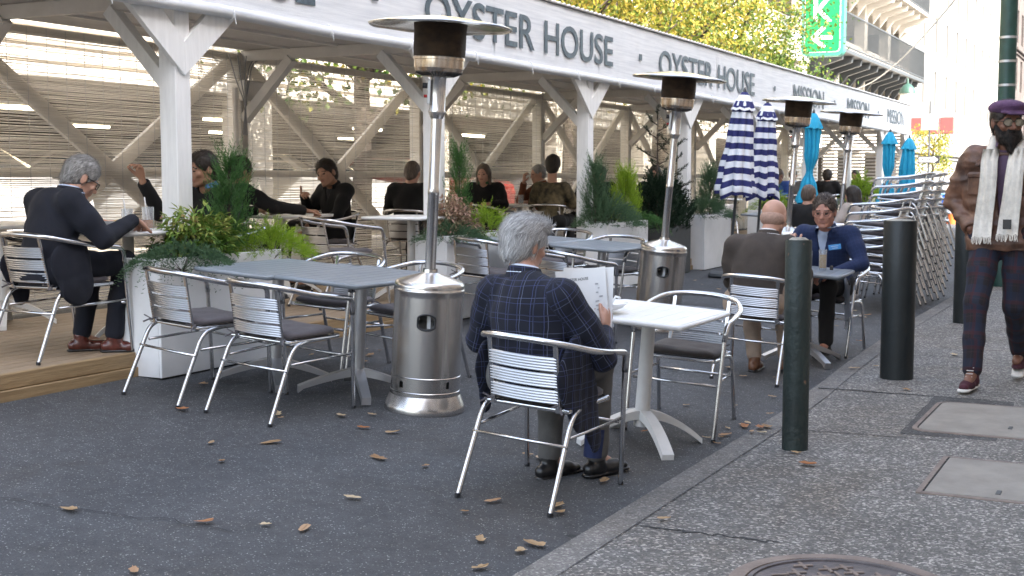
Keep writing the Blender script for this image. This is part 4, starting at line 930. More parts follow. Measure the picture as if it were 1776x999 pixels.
STRG = leafmat('strand_grey', [(.25, .24, .235), (.55, .54, .53), (.85, .84, .82)], .15); STRS = leafmat('strand_salt', [(.07, .065, .06), (.28, .27, .26), (.55, .54, .52)], .15); STRD = leafmat('strand_dark', [(.01, .008, .007), (.03, .02, .015), (.05, .035, .025)], .1)
def lerp(a, b, t): return V(*a)+(V(*b)-V(*a))*t
def person(x, y, z, deg, label, *, J, skinm=SK1, vox=.010, jacket=NAVY, trousers=DARKT, shoe=BLKL, hair=None, hairm_=HDARK, collar=None, hands=('flat', 'flat'), coat_hem=.0, face=True, tilt=0, group=None, shoulders=.185, bulk=1.0, vneck=None, jname='jacket', hs=1.0, extra=None, legs=True, jaw=1.0, sleeves=.93, fold=.006, brow=None):
    """J: joints in local space (facing +Y, floor at z=0): pel, che, neck, head, yaw, pitch, roll, sho/elb/wri/hip/kne/ank (left = -x, right = +x)"""
    t = empty('person', (x, y, z), R(deg), tilt, label, 'person', group)
    pel, che, nk, hd = (V(*J[k_]) for k_ in ('pel', 'che', 'neck', 'head')); M = rotm(R(J.get('yaw', 0)), R(J.get('pitch', 0)), R(J.get('roll', 0)))
    tw = R(J.get('twist', 0)); bx_ = V(math.cos(tw), math.sin(tw), 0); by = V(-math.sin(tw), math.cos(tw), 0)
    S = [V(*J['shoL']) if 'shoL' in J else che+V(0, 0, .10)-bx_*shoulders, V(*J['shoR']) if 'shoR' in J else che+V(0, 0, .10)+bx_*shoulders]
    El = [V(*J['elbL']), V(*J['elbR'])]; W = [V(*J['wriL']), V(*J['wriR'])]
    hipw = .095; H_ = [pel+V(-hipw, 0, -.02), pel+V(hipw, 0, -.02)]; K = [V(*J['kneL']), V(*J['kneR'])] if legs else []; A = [V(*J['ankL']), V(*J['ankR'])] if legs else []
    hc = hd; body = head_prims(hc, M, hs, jaw); nb = hc+M@V(0, -.022, -.055)
    body += [dict(C(nb, nk, .055*hs, .062), k=.02), C(nk, che, .06, .09, by, .75), C(che, pel, .125*bulk, .12*bulk, by, .7)]
    for i in (0, 1):
        body += [C(S[i], El[i], .045, .037), C(El[i], W[i], .037, .025)]
        hdn = J.get('hand'+'LR'[i]) or {}
        fd = V(*hdn.get('d', tuple(nrm(W[i]-El[i])))); pn = V(*hdn.get('p', (0, 0, -1)))
        sgn = hdn.get('side', 1 if i == 0 else -1); body += hand_prims(W[i]+nrm(fd)*.012, fd, pn, sgn, hdn.get('curl', .5), 1.0, hdn.get('thumb'), hdn.get('spread', .06))
    for i in range(2 if legs else 0): body += [C(H_[i], K[i], .075, .055), C(K[i], A[i], .052, .036), C(A[i], A[i]+V(0, .12, -.04), .035, .028)]
    def mf(c):
        q = ((c-hc)@M)/hs; mi = np.zeros(len(c), int)
        eye = (np.abs(np.abs(q[:, 0])-.031) < .0115) & (np.abs(q[:, 2]-.0) < .0065) & (q[:, 1] > .06); lip = (np.abs(q[:, 0]) < .021) & (np.abs(q[:, 2]+.060) < .0075) & (q[:, 1] > .075)
        br = (np.abs(np.abs(q[:, 0])-.031) < .017) & (np.abs(q[:, 2]-.024+.15*np.abs(np.abs(q[:, 0])-.02)) < .0045) & (q[:, 1] > .06)
        mi[br] = 3; mi[lip] = 2; mi[eye] = 1; return mi
    sdf_obj('body', body, [skinm, EYEW, LIP if skinm != SK3 else SK3, brow or hairm_], t, vox*.75 if vox < .009 else vox, .02, matfn=mf)
    # upper clothing
    jk = []
    up = nrm(nk-pel)
    jk += [C(lerp(pel, che, .05), lerp(pel, che, .95), .165*bulk, .178*bulk, by, .68), C(lerp(S[0], che, .35), lerp(S[1], che, .35), .085, .085, by, .85), C(che+V(0, 0, .02)-by*.02, nk-V(0, 0, .045), .11, .072, by, .8)]
    for i in (0, 1): jk.append(dict(C(lerp(nk, S[i], .22)-V(0, 0, .025), lerp(nk, S[i], .82)-V(0, 0, .005), .052, .064), k=.05))
    if coat_hem:
        hb = J.get('hem', (0, -.03, -.07)); jk += [C(pel, pel+V(*hb)*coat_hem, .175*bulk, .165*bulk, by, .62)]
        for i in range(2 if legs else 0): jk += [C(H_[i]+V(0, -.02, .03), lerp(H_[i], K[i], .28)+V(0, 0, .01), .098, .088)]
    if legs and J.get('cut', 1) and pel[2] < .7: jk.append(P((0, 0, .476), (0, 0, 1)))
    for i in (0, 1):
        a = S[i]; wr = lerp(El[i], W[i], sleeves)
        jk += [dict(C(a, lerp(a, El[i], .5), .070*bulk, .067*bulk, tag_='limb'), k=.055), dict(C(lerp(a, El[i], .45), El[i], .067*bulk, .060, tag_='limb'), k=.03), dict(C(El[i], wr, .059, .044, tag_='limb'), k=.02)]
    for i in (0, 1):
        wr = lerp(El[i], W[i], sleeves+.02); d = nrm(W[i]-El[i]); jk.append(E(wr+d*.05, (.05, .05, .05), op='s'))
    jk.append(E(nk+by*.045+V(0, 0, .035), (.062, .07, .075), op='s'))
    if vneck:
        for q in np.linspace(0, 1, 8): jk.append(E(che+by*.165+V(0, 0, .13-vneck*q), (.062*(1-q)+.006, .10, .05), op='s'))
    jk += J.get('xj', [])
    jk = [q for q in jk if q['op'] == 'u']+[q for q in jk if q['op'] != 'u']
    j = sdf_obj(jname, jk, jacket, t, vox, .03, fold=fold, uv=True, fscale=J.get('fs', (7, 7, 5)))
    # collar
    cl = collar if collar is not None else None
    def ring(r_, z_, wd, ht, m, nm, par, open_=.5, back=1.0):
        b = MB(); vs = []; n = 26
        for i in range(n+1):
            a = math.pi/2+open_+(2*math.pi-2*open_)*i/n; bk = .5-.5*math.sin(a)
            o = nk+bx_*(math.cos(a)*r_)+by*(math.sin(a)*r_*1.05+.008)+V(0, 0, z_+.028*bk)
            ou = bx_*math.cos(a)+by*math.sin(a)
            for dz, dr in ((-ht*.55, .022), (ht*.5, 0), (ht*.55, -.004), (0, -.006)): vs.append(o+V(0, 0, dz)+ou*dr)
        b.add(vs, [(4*i+k_, 4*i+4+k_, 4*i+5+k_, 4*i+1+k_) for i in range(n) for k_ in range(3)]); o_ = b.build(nm, m, par, smooth=True); a_ = o_.data.attributes.new('cuv', 'FLOAT_VECTOR', 'POINT'); a_.data.foreach_set('vector', np.array([c for q in vs for c in (q[0]+q[1]*.7, q[2], 0)], dtype=np.float32)); return o_
    if cl is not None: ring(.063, .013, .02, .034, cl, 'shirt_collar', t)
    if vneck is not None: ring(.074, -.008, .02, .058, jacket, 'lapel_collar', t, .9)
    if vneck:
        sh = [C(lerp(pel, che, .3), che+V(0, 0, .03), .14*bulk, .15*bulk, by, .64), C(che+V(0, 0, .04), nk-V(0, 0, .03), .10, .066, by, .85)]
        sdf_obj('shirt', sh, cl or SHIRTB, t, vox, .03, fold=.003)
    if collar is not None and sleeves < .96:
        for i in (0, 1):
            b = MB(); a = lerp(El[i], W[i], sleeves-.06); c = lerp(El[i], W[i], sleeves+.035); b.tube([a, c], [.035, .033], 16, cap=False); b.build('shirt_cuff', cl, t, smooth=True)
    if legs:
        for nm in ('trousers',):
            tr = [C(H_[0], H_[1], .115*bulk, .115*bulk)]
            for i in (0, 1):
                tr += [C(H_[i], lerp(H_[i], K[i], .5), .105, .088, tag_='limb'), C(lerp(H_[i], K[i], .5), K[i], .088, .072, tag_='limb'), C(K[i], lerp(K[i], A[i], .5), .070, .064, tag_='limb'), C(lerp(K[i], A[i], .5), lerp(K[i], A[i], .93), .063, .058, tag_='limb')]
            sdf_obj(nm, tr, trousers, t, vox, .025, fold=.007, uv=True)
        for i in (0, 1):
            fd = J.get('footdir'+'LR'[i], (0, 1, 0)); fd = nrm(V(*fd)); a = A[i]; fl = a[2]-.085; a0 = V(a[0], a[1], fl)
            shp = [C(a0-fd*.045+V(0, 0, .035), a0+fd*.13+V(0, 0, .028), .037, .036), C(a0+fd*.09+V(0, 0, .026), a0+fd*.185+V(0, 0, .022), .042, .030, (0, 0, 1), .75), C(a0+V(0, 0, .04), a0+V(0, 0, .095), .042, .045), P((0, 0, fl), (0, 0, 1))]
            so = sdf_obj('shoe', shp, shoe, t, .007, .02)
            so_ = [C(a0-fd*.048+V(0, 0, .006), a0+fd*.19+V(0, 0, .006), .041, .040, (0, 0, 1), .35)]; sdf_obj('sole', so_, J.get('solem', BLKL), so, .008, .01)
    # hair
    L = lambda *p: hc+M@(V(*p)*hs)
    if hair:
        e = lambda p, r, op='u': E(L(*p), V(*r)*hs, M, op)
        hp = []
        if hair in ('short', 'full', 'messy'):
            g_ = {'short': .008, 'full': .013, 'messy': .018}[hair]
            hp = [e((0, -.016, .036), (.077+g_, .097+g_, .088+g_*1.25)), e((0, -.055, -.02), (.066+g_*.5, .045+g_, .07))]
            if hair == 'messy': hp += [e((.03, .045, .105), (.05, .05, .03)), e((-.025, .04, .108), (.05, .05, .028)), e((.0, -.06, .07), (.075, .06, .06))]
            hp += [e((0, .125, -.03), (.10, .075, .122 if hair != 'short' else .134), 's'), e((0, .095, -.055), (.12, .105, .088), 's'), e((0, .0, -.145), (.2, .2, .08), 's')]
            for s_ in (-1, 1): hp.append(e((s_*.088, -.002, -.012), (.02, .026, .042), 's'))
        elif hair == 'bald': hp = []
        elif hair == 'bun': hp = [e((0, -.018, .036), (.085, .105, .095)), e((0, -.105, -.05), (.04, .04, .04)), e((0, -.06, -.02), (.07, .05, .06)), e((0, .112, -.045), (.11, .09, .115), 's')]
        elif hair == 'long': hp = [e((0, -.018, .036), (.088, .107, .097)), C(L(0, -.06, .0), L(0, -.10, -.28), .085, .05), C(L(.07, -.01, .0), L(.08, -.03, -.25), .03, .022), C(L(-.07, -.01, .0), L(-.08, -.03, -.25), .03, .022), e((0, .112, -.04), (.07, .10, .12), 's')]
        elif hair == 'bob': hp = [e((0, -.02, .03), (.10, .112, .112)), e((0, -.05, -.04), (.085, .075, .08)), e((0, .115, -.045), (.075, .095, .115), 's')]
        if hp:
            h = sdf_obj('hair', hp, hairm_, t, .008 if vox < .009 else .011, .03, fold=.008 if hair in ('messy',) else .004, fscale=(22, 10, 12))
            if vox < .0098:
                sm = {HGREY: STRG, HSALT: STRS}.get(hairm_, STRD)
                strands(hp, hc, M, hs, sm, h, 5200 if hair == 'messy' else 2600, flow=(lambda q: (q[0]*1.5+.25*math.sin(q[2]*60), -.9 if q[2] > .05 else -.35, .15 if q[1] > .04 and q[2] > .06 else -.9)), ln=(.03, .055) if hair == 'messy' else (.02, .035), seed=4, region=lambda q: not (q[1] > .02 and q[2] < .03), lift=.004 if hair == 'messy' else .002)
    t['_'] = 0; del t['_']
    return t, hc, M, hs, dict(S=S, El=El, W=W, nk=nk, che=che, pel=pel)
def glasses(t, hc, M, hs, m=BLK, r=.022, thick=.0018, par=None, name='glasses', lens=None):
    L = lambda *p: hc+M@(V(*p)*hs)
    b = MB()
    for s in (-1, 1):
        b.tube([L(s*.032+r*1.12*math.cos(a), .101-.006*abs(math.cos(a)), .0+r*.85*math.sin(a)) for a in np.linspace(0, 2*math.pi, 21)[:-1]], thick, 6, closed=True)
        b.tube([L(s*(.032+r*1.1), .097, .006), L(s*.078, .07, .01), L(s*.084, -.005, .008), L(s*.082, -.02, -.008)], thick, 5)
    b.tube([L(-.011, .103, .004), L(0, .107, .007), L(.011, .103, .004)], thick, 5)
    g = b.build(name, m, t, smooth=True)
    if lens:
        b = MB()
        for s in (-1, 1): b.add([L(s*.032+r*1.1*math.cos(a), .101-.006*abs(math.cos(a)), .0+r*.83*math.sin(a)) for a in np.linspace(0, 2*math.pi, 21)[:-1]], [tuple(range(20))])
        b.build('lens', lens, g)
def seated(lean=.0, **k):
    J = dict(pel=(0, -.10, .56), che=(0, -.10+lean*.8, .86), neck=(0, -.085+lean*1.15, 1.015), head=(0, -.05+lean*1.45, 1.14),
             kneL=(-.13, .34, .56), kneR=(.13, .34, .56), ankL=(-.12, .30, .085), ankR=(.12, .30, .085), elbL=(-.27, -.02+lean, .76), elbR=(.27, -.02+lean, .76), wriL=(-.14, .22, .77), wriR=(.14, .22, .77), pitch=-10)
    J.update(k); return J
# ---------------------------------------------------------------- the cast
# man in the plaid jacket, reading a menu, seen from behind
J = seated(.05, pel=(0, -.13, .57), che=(-.03, -.11, .84), neck=(-.08, -.055, 1.0), head=(-.10, .0, 1.135), yaw=-24, pitch=-12, twist=-8, shoL=(-.235, -.075, .915), shoR=(.165, -.125, .915), elbL=(-.34, -.02, .68), wriL=(-.06, .27, .76), elbR=(.28, .05, .62), wriR=(.175, .285, .715),
           handR=dict(d=(-.1, .6, .8), p=(-1, .1, .0), curl=1.1, side=1, thumb=(-.35, .3, .75)), handL=dict(d=(.3, .8, .5), p=(1, 0, .2), curl=.8), kneL=(-.11, .30, .55), ankL=(-.08, .20, .085), kneR=(.12, .34, .56), ankR=(.10, .36, .085), footdirR=(.3, .95, 0), footdirL=(.3, .95, 0))
pm, hc, M, hs, q = person(-2.53, 5.27, .035, -2, 'grey haired man in a navy windowpane plaid jacket reading a menu with his back turned', J=J, skinm=SK1, vox=.0075, jacket=PLAID, trousers=GREYT_, shoe=BLKL, hair='messy', hairm_=HGREY, collar=mat('white_collar', (.62, .68, .8), .8), coat_hem=1, bulk=1.1, shoulders=.2, hs=1.0, fold=.010, vneck=0)
glasses(pm, hc, M, hs, GALV, .02, .0012)
b = MB(); b.tube([V(.10, .32, .10), V(.11, .325, .24)], [.047, .05], 14, cap=False); b.build('sock', cloth('navy_sock', (.02, .03, .09)), pm, smooth=True)
# coat skirts hanging at both sides of the seat
sk = [dict(C((.225, -.09, .60), (.25, .03, .24), .16, .055, (1, 0, 0), .2, tag_='side'), k=.02), C((.22, -.2, .56), (.24, -.12, .36), .10, .06, (1, 0, 0), .25, tag_='side')]
sdf_obj('coat_tail', sk, PLAID, pm, .009, .03, fold=.012, uv=True)
sk = [C((-.235, -.12, .58), (-.255, -.10, .40), .12, .05, (1, 0, 0), .25, tag_='side')]
sdf_obj('coat_tail', sk, PLAID, pm, .009, .03, fold=.012, uv=True)
# menu
PAPER = mat('menu_paper', (.80, .80, .79), .6); INK = mat('menu_ink', (.12, .12, .13), .7)
t = empty('menu', (-2.47, 5.575, .865), R(14), 0, 'white paper menu held up by the man in the plaid jacket', 'menu')
w_g = 1.15
def sheet(w_, h_, off, rot, nm):
    b = MB(); vs = []; n = 10
    Mx = Matrix.Rotation(rot, 3, 'Y')@Matrix.Rotation(R(-14), 3, 'X')
    for i in range(n+1):
        for j in (0, 1):
            x = -w_/2+w_*i/n; p = Mx@Vector((x, .03*math.cos(x/w_*2.6)-.02, (j-.5)*h_)); vs.append(Vector(off)+p)
    F = [(2*i, 2*i+2, 2*i+3, 2*i+1) for i in range(n)]; b.add(vs, F); b.add([v+Vector((0, .0006, 0)) for v in vs], [f[::-1] for f in F]); return b.build(nm, PAPER, t, smooth=True), Mx
sheet(.22, .34, (.02, .012, .008), R(9), 'sheet'); s1, Mx = sheet(.22, .35, (0, 0, 0), R(3), 'sheet')
def onsheet(o, x, z):
    for v in o.data.vertices:
        X_, Z_ = v.co.x+x, v.co.y+z; p = Mx@Vector((X_, .03*math.cos(X_/.22*2.6)-.0215, Z_)); v.co = p
onsheet(text_obj('OYSTER HOUSE', .013, INK, s1, sx=.10, ext=.0002, bold=.0002), -.07, .125)
r = random.Random(5); b = MB(); F0 = 0
for k in range(17):
    z = .10-.0145*k; xa = -.09
    if k % 5 == 0: continue
    b.add([(xa, z, 0), (xa+r.uniform(.05, .11), z, 0), (xa+.05, z+.003, 0), (xa, z+.003, 0)], [(0, 1, 2, 3)])
for k in range(12): b.box((.072+r.uniform(-.012, .012), .10-.02*k, 0), (r.uniform(.008, .02), .006, .0001))
o = b.build('print', mat('menu_print', (.55, .55, .56), .7), s1); onsheet(o, 0, 0)
mt = bpy.data.objects['menu']; mt.rotation_euler = (0, R(-10), R(14)); mt.scale = (1.12, 1, 1.05)
# man in navy at the left table
J = seated(.16, yaw=-22, pitch=-30, pel=(0, -.12, .56), che=(.0, -.04, .84), neck=(.01, .07, .99), head=(.02, .155, 1.08), twist=-10, elbL=(-.27, .12, .73), wriL=(-.05, .38, .80), elbR=(.31, .06, .72), wriR=(.27, .345, .83), handR=dict(d=(-.35, .8, -.3), p=(-.2, -.2, -1), curl=1.0), handL=dict(d=(.4, .9, 0), p=(0, 0, -1), curl=.9),
           kneL=(-.1, .33, .55), ankL=(-.08, .20, .085), kneR=(.14, .37, .56), ankR=(.13, .28, .085), footdirR=(.75, .65, 0), footdirL=(.6, .8, 0))
p2, hc, M, hs, q = person(-5.97, 5.62, .40, -4, 'grey haired man in navy suit and glasses bent over his plate at the left', J=J, vox=.0085, jacket=NAVY, trousers=NAVY, shoe=OX, hair='full', hairm_=HSALT, collar=SHIRTB, coat_hem=1, hs=1.05, bulk=1.15, shoulders=.2, vneck=0, fold=.009)
glasses(p2, hc, M, hs, BLK, .022, .0024)
sk = [dict(C((.22, -.10, .58), (.24, -.08, .44), .15, .12, (1, 0, 0), .2, tag_='side'), k=.02)]
sdf_obj('coat_tail', sk, NAVY, p2, .009, .03, fold=.012)
sk = [dict(C((-.235, -.14, .56), (-.25, -.10, .36), .12, .06, (1, 0, 0), .22, tag_='side'), k=.02)]
sdf_obj('coat_tail', sk, NAVY, p2, .009, .03, fold=.012)
# man behind the first post, facing left
J = seated(.06, yaw=-12, pitch=-5, twist=5, elbL=(-.29, .08, .80), wriL=(-.12, .32, .84), elbR=(.30, .16, .84), wriR=(.27, .34, 1.06), handR=dict(d=(-.1, .35, .9), p=(0, 1, -.3), curl=.9))
person(-6.02, 7.02, .40, 176, 'dark haired man in black with a blue collar, mostly behind the first white post', J=J, skinm=SK2, vox=.0095, jacket=BLACKC, trousers=BLACKC, hair='full', hairm_=HDARK, collar=cloth('denim', (.04, .10, .22)), vneck=None)
# diner with arm on table
J = seated(.1, yaw=-10, elbL=(-.25, .15, .78), wriL=(-.12, .40, .79), elbR=(.33, .15, .84), wriR=(.42, .46, .80), handR=dict(d=(.25, .8, -.1), p=(0, 0, -1), curl=1.2), handL=dict(d=(.3, .9, 0), p=(0, 0, -1), curl=.9))
person(-7.25, 8.8, .40, -8, 'diner in black behind the tall planter shrub, one arm stretched over the table', J=J, skinm=SK2, vox=.0095, jacket=BLACKC, trousers=BLACKC, hair='full', hairm_=HDARK)
# gesturing man in black
J = seated(.04, yaw=28, pitch=-6, roll=14, head=(-.07, .06, 1.13), neck=(-.03, -.03, 1.01), twist=12, elbR=(.2, .12, .74), wriR=(.02, .27, .93), handR=dict(d=(-.9, .3, .0), p=(-.2, -.5, -.8), curl=.35, side=-1, thumb=(.05, .1, 1)), elbL=(-.29, .06, .72), wriL=(-.25, .36, .63), handL=dict(d=(.0, .7, -.6), p=(0, -.5, -.6), curl=.4), kneL=(-.2, .34, .58), kneR=(.1, .34, .6), vneck=None)
p5, hc, M, hs, q = person(-7.38, 10.42, .40, 152, 'smiling dark haired man in black gesturing thumb up, chair turned from his table', J=J, skinm=SK2, vox=.009, jacket=BLACKC, trousers=BLACKC, hair='full', hairm_=HDARK, vneck=.10, collar=cloth('black_shirt', (.01, .01, .012)), hs=1.08, bulk=1.03)
b = MB(); vs = []
for i in range(9):
    for j in range(7):
        u, v = i/8, j/6; vs.append((-.30+.26*u+.02*math.sin(v*4), .42+.04*math.sin(u*5+v*2)-.06*v*0, .62-.34*v+.02*u))
b.add(vs, [(i*7+j, i*7+j+1, (i+1)*7+j+1, (i+1)*7+j) for i in range(8) for j in range(6)]); b.add([(v[0], v[1]-.008, v[2]) for v in vs], [(i*7+j, (i+1)*7+j, (i+1)*7+j+1, i*7+j+1) for i in range(8) for j in range(6)])
nap = b.build('napkin', mat('white_linen', (.72, .70, .68), .9, bump=.2), None, smooth=True); nap.matrix_world = Matrix.Translation((-7.38, 10.42, .40))@Matrix.Rotation(R(152), 4, 'Z'); tag(nap, 'white napkin hanging from the knee of the gesturing man in black', 'napkin')
# background diners
def diner(x, y, deg, lab, hair, hm, jk, sk=SK1, z=.40, lean=.05, yaw=0, pitch=-6, **k):
    J = seated(lean, yaw=yaw, pitch=pitch, handL=dict(curl=.9), handR=dict(curl=.9)); J.update(k.pop('Jx', {}))
    return person(x, y, z, deg, lab, J=J, skinm=sk, vox=.0125, jacket=jk, trousers=BLACKC, hair=hair, hairm_=hm, **k)
diner(-7.08, 11.5, 12, 'woman in black with a low bun, back turned, just left of the near heater pole', 'bun', HBROWN, BLACKC)
diner(-7.62, 14.1, -168+0, 'smiling woman in dark coat and green scarf facing the camera', 'long', HBROWN, BLACKC, collar=cloth('green_scarf', (.05, .12, .06)))
RUSTC = cloth('rust_wool', (.14, .045, .02)); CAMO = mat('camouflage', (.02, .018, .012), .9, c2=(.14, .11, .06), vscale=9, detail=2); BRIGHT = cloth('bright_blue', (.04, .11, .42))
diner(-7.5, 15.45, 140, 'grey haired man in rust jacket and pale shirt, hand at chin', 'short', HSALT, RUSTC, collar=mat('ivory', (.6, .56, .5), .8), vneck=.2, Jx=dict(elbR=(.22, .18, .78), wriR=(.06, .2, 1.03), handR=dict(d=(-.4, .1, .8), p=(0, -1, 0), curl=1)))
diner(-6.85, 14.5, 8, 'person with tall dark hair in a camouflage jacket, back to the camera', 'bob', HDARK, CAMO, Jx=dict(head=(0, .02, 1.25)))
diner(-7.1, 16.6, 150, 'dark clad diner with raised hands behind the third post', 'short', HDARK, BLACKC, SK2, Jx=dict(elbR=(.25, .2, .85), wriR=(.1, .25, 1.1), elbL=(-.25, .2, .85), wriL=(-.1, .25, 1.1)))
diner(-6.35, 16.8, 200, 'shadowy dark diner behind the dark conifers', 'short', HDARK, BLACKC, SK2)
diner(-6.5, 23.8, 160, 'diner in bright blue shirt half hidden by the striped parasols', 'short', HBROWN, BRIGHT, SK2)
diner(-6.55, 25.0, 200, 'man in grey facing the camera left of the turquoise parasol', 'short', HDARK, cloth('grey_jacket', (.12, .12, .12)), SK2, collar=SHIRTB)
diner(-6.15, 26.2, 10, 'dark haired diner in black, back turned, right of the turquoise parasol', 'bob', HDARK, BLACKC)
diner(-5.85, 27.5, 170, 'farthest seated man in black beside the last post', 'short', HDARK, BLACKC, SK2)
diner(-3.93, 15.75, -10, 'diner in black with brown hair directly behind the blue blazer man', 'full', HBROWN, BLACKC, z=.13)
diner(-3.72, 17.35, 60, 'woman with long dark hair and pale top at the table behind the chair stacks', 'long', HDARK, cloth('cream_top', (.4, .34, .3)), z=.12)
# bald man
J = seated(.07, yaw=-14, pitch=-16, twist=-6, shoL=(-.165, -.02, .945), shoR=(.24, -.06, .945), che=(.04, -.05, .86), head=(.10, .09, 1.15), neck=(.07, .02, 1.02), elbL=(-.21, .07, .68), wriL=(-.12, .36, .80), elbR=(.32, .12, .74), wriR=(.20, .36, .90), handR=dict(d=(-.3, .3, .8), p=(0, 1, 0), curl=1.0), handL=dict(d=(.3, .9, 0), p=(0, 0, -1), curl=.9), ankL=(-.05, .18, .085), ankR=(.16, .30, .085))
p6, hc, M, hs, q = person(-2.62, 9.05, .045, 4, 'bald man in a brown suit jacket with his back turned', J=J, vox=.0095, jacket=BROWNS, trousers=CREAMT, shoe=mat('tan_leather', (.16, .07, .035), .35), hair=None, hairm_=HSALT, collar=mat('white_cotton', (.75, .75, .76), .8), coat_hem=1, hs=1.1, bulk=1.15, shoulders=.21, vneck=0)
L = lambda *p: hc+M@(V(*p)*hs); sb = [E(L(0, -.028, -.012), (.082*hs, .088*hs, .062*hs), M), E(L(0, .09, -.02), (.12, .10, .12), M, 's'), E(L(0, 0, -.11), (.2, .2, .055), M, 's'), E(L(.088, 0, -.01), (.02, .03, .045), M, 's'), E(L(-.088, 0, -.01), (.02, .03, .045), M, 's')]
sdf_obj('hair', sb, mat('cropped_hair', (.40, .255, .195), .8, var=.2, vscale=60), p6, .009, .01)
# man in blue blazer facing the camera
J = seated(.12, yaw=12, pitch=-8, head=(-.05, .20, 1.165), neck=(-.03, .09, 1.03), che=(0, -.0, .87), elbL=(-.34, .10, .74), wriL=(-.17, .36, .66), elbR=(.31, .10, .78), wriR=(.1, .34, .86), handL=dict(d=(.6, .8, -.1), p=(0, 0, -1), curl=.9), handR=dict(d=(-.6, .5, .1), p=(0, -.3, -1), curl=1), kneL=(-.16, .36, .56), ankL=(-.14, .34, .085), kneR=(.1, .36, .56))
p7, hc, M, hs, q = person(-2.50, 10.68, .045, 172, 'man in a bright blue blazer and glasses with pale blue name tag, facing the camera', J=J, vox=.0085, skinm=skin('skin_ruddy', (.42, .2, .14)), jacket=BLUEC, trousers=DARKT, hair='short', hairm_=HBROWN, collar=SHIRTB, coat_hem=1, vneck=.26, hs=1.12, jaw=1.1, bulk=1.05, shoulders=.215)
glasses(p7, hc, M, hs, BLK, .02, .0014)
b = MB(); b.box((0, 0, 0), (.10, .004, .045), bev=.002); nt_ = b.build('name_tag', mat('name_tag_blue', (.10, .36, .75), .5), p7); nt_.location = (-.135, .17, .875); nt_.rotation_euler = (R(-15), R(8), R(20))
b = MB()
for k in (-1, 1): b.box((.0, 0, .008*k), (.06 if k > 0 else .045, .0045, .004))
w_ = b.build('print', mat('tag_white', (.7, .8, .9), .5), nt_)
b = MB(); vs = []
for i in range(7):
    for j in range(7): vs.append((-.20-.12*i/6+.01*math.sin(j), .12+.16*(i/6)-.02*j/6, .60-.42*(j/6)+.03*math.sin(i)))
b.add(vs, [(i*7+j, i*7+j+1, (i+1)*7+j+1, (i+1)*7+j) for i in range(6) for j in range(6)]); nap = b.build('napkin', mat('pale_linen', (.6, .65, .75), .9), None, smooth=True); nap.matrix_world = Matrix.Translation((-2.50, 10.68, .045))@Matrix.Rotation(R(172), 4, 'Z'); tag(nap, 'pale napkin hanging beside the knee of the blue blazer man', 'napkin')
# walking man
LEA = mat('brown_leather', (.060, .028, .018), .5, c2=(.19, .095, .058), vscale=7, bump=.7, bscale=22, coat=.05)
SCARF = mat('cream_scarf', (.68, .63, .55), .9, var=.12, vscale=20, bump=.6, bscale=120)
J = dict(pel=(0, 0, .97), che=(0, -.01, 1.30), neck=(0, .0, 1.515), head=(.0, .04, 1.665), yaw=34, pitch=-3, twist=-4, shoL=(-.20, -.01, 1.43), shoR=(.20, 0, 1.44), elbL=(-.33, -.06, 1.17), wriL=(-.19, .085, 1.00), elbR=(.33, -.07, 1.17), wriR=(.19, .085, 1.00), hem=(0, .0, -.05), handL=dict(d=(.75, -.1, -.6), p=(0, -1, 0), curl=.4), handR=dict(d=(-.75, -.1, -.6), p=(0, -1, 0), curl=.4),
         kneR=(.12, .20, .54), ankR=(.11, .30, .105), kneL=(-.08, .02, .52), ankL=(-.05, -.42, .16), footdirR=(.05, 1, -.0), footdirL=(-.1, 1, -.25), solem=mat('white_rubber', (.65, .63, .58), .6),
         fs=(5, 5, 15), xj=[C((-.10, .005, .915), (.10, .005, .915), .135, .135), C((-.11, 0, 1.02), (.11, 0, 1.02), .125, .125), C((-.12, 0, 1.2), (.12, 0, 1.2), .135, .135), P((0, 0, .865), (0, 0, 1))])
# local +x of someone facing the camera is picture left
wm, hc, M, hs, q = person(-.93, 8.98, .10, 176, 'bearded man in purple flat cap, brown leather jacket and cream scarf walking towards the camera', J=J, skinm=SK3, vox=.0085, jacket=LEA, trousers=TARTAN, shoe=mat('burgundy_suede', (.05, .008, .016), .8, var=.3, vscale=14), hair='short', hairm_=HDARK, coat_hem=.8, vneck=.30, collar=mat('mauve_knit', (.12, .075, .12), .9, bump=.5, bscale=150), hs=1.06, bulk=1.14, shoulders=.195, fold=.016)
L = lambda *p: hc+M@(V(*p)*hs)
glasses(wm, hc, M, hs, mat('horn_frame', (.03, .018, .01), .3), .026, .003, lens=mat('tinted_lens', (.2, .17, .12), .08, spec=1, coat=.5))
bd = [E(L(0, .05, -.085), (.066, .062, .052), M), C(L(0, .07, -.09), L(0, .08, -.155), .045, .024), C(L(.06, .01, -.03), L(.045, .05, -.09), .022, .03), C(L(-.06, .01, -.03), L(-.045, .05, -.09), .022, .03), C(L(-.028, .094, -.048), L(.028, .094, -.048), .009, .009), E(L(0, .112, -.061), (.017, .02, .007), M, 's'), E(L(0, .08, -.005), (.06, .06, .036), M, 's')]
brd = sdf_obj('beard', bd, mat('beard_black', (.010, .008, .007), .9, bump=1, bscale=150), wm, .007, .02, fold=.007, fscale=(40, 40, 30))
strands([q for q in bd if q['op'] == 'u'][:4], hc, M, hs, STRD, brd, 1800, flow=lambda q: (q[0]*3, .35, -1), ln=(.012, .028), seed=9, region=lambda q: q[2] < -.045)
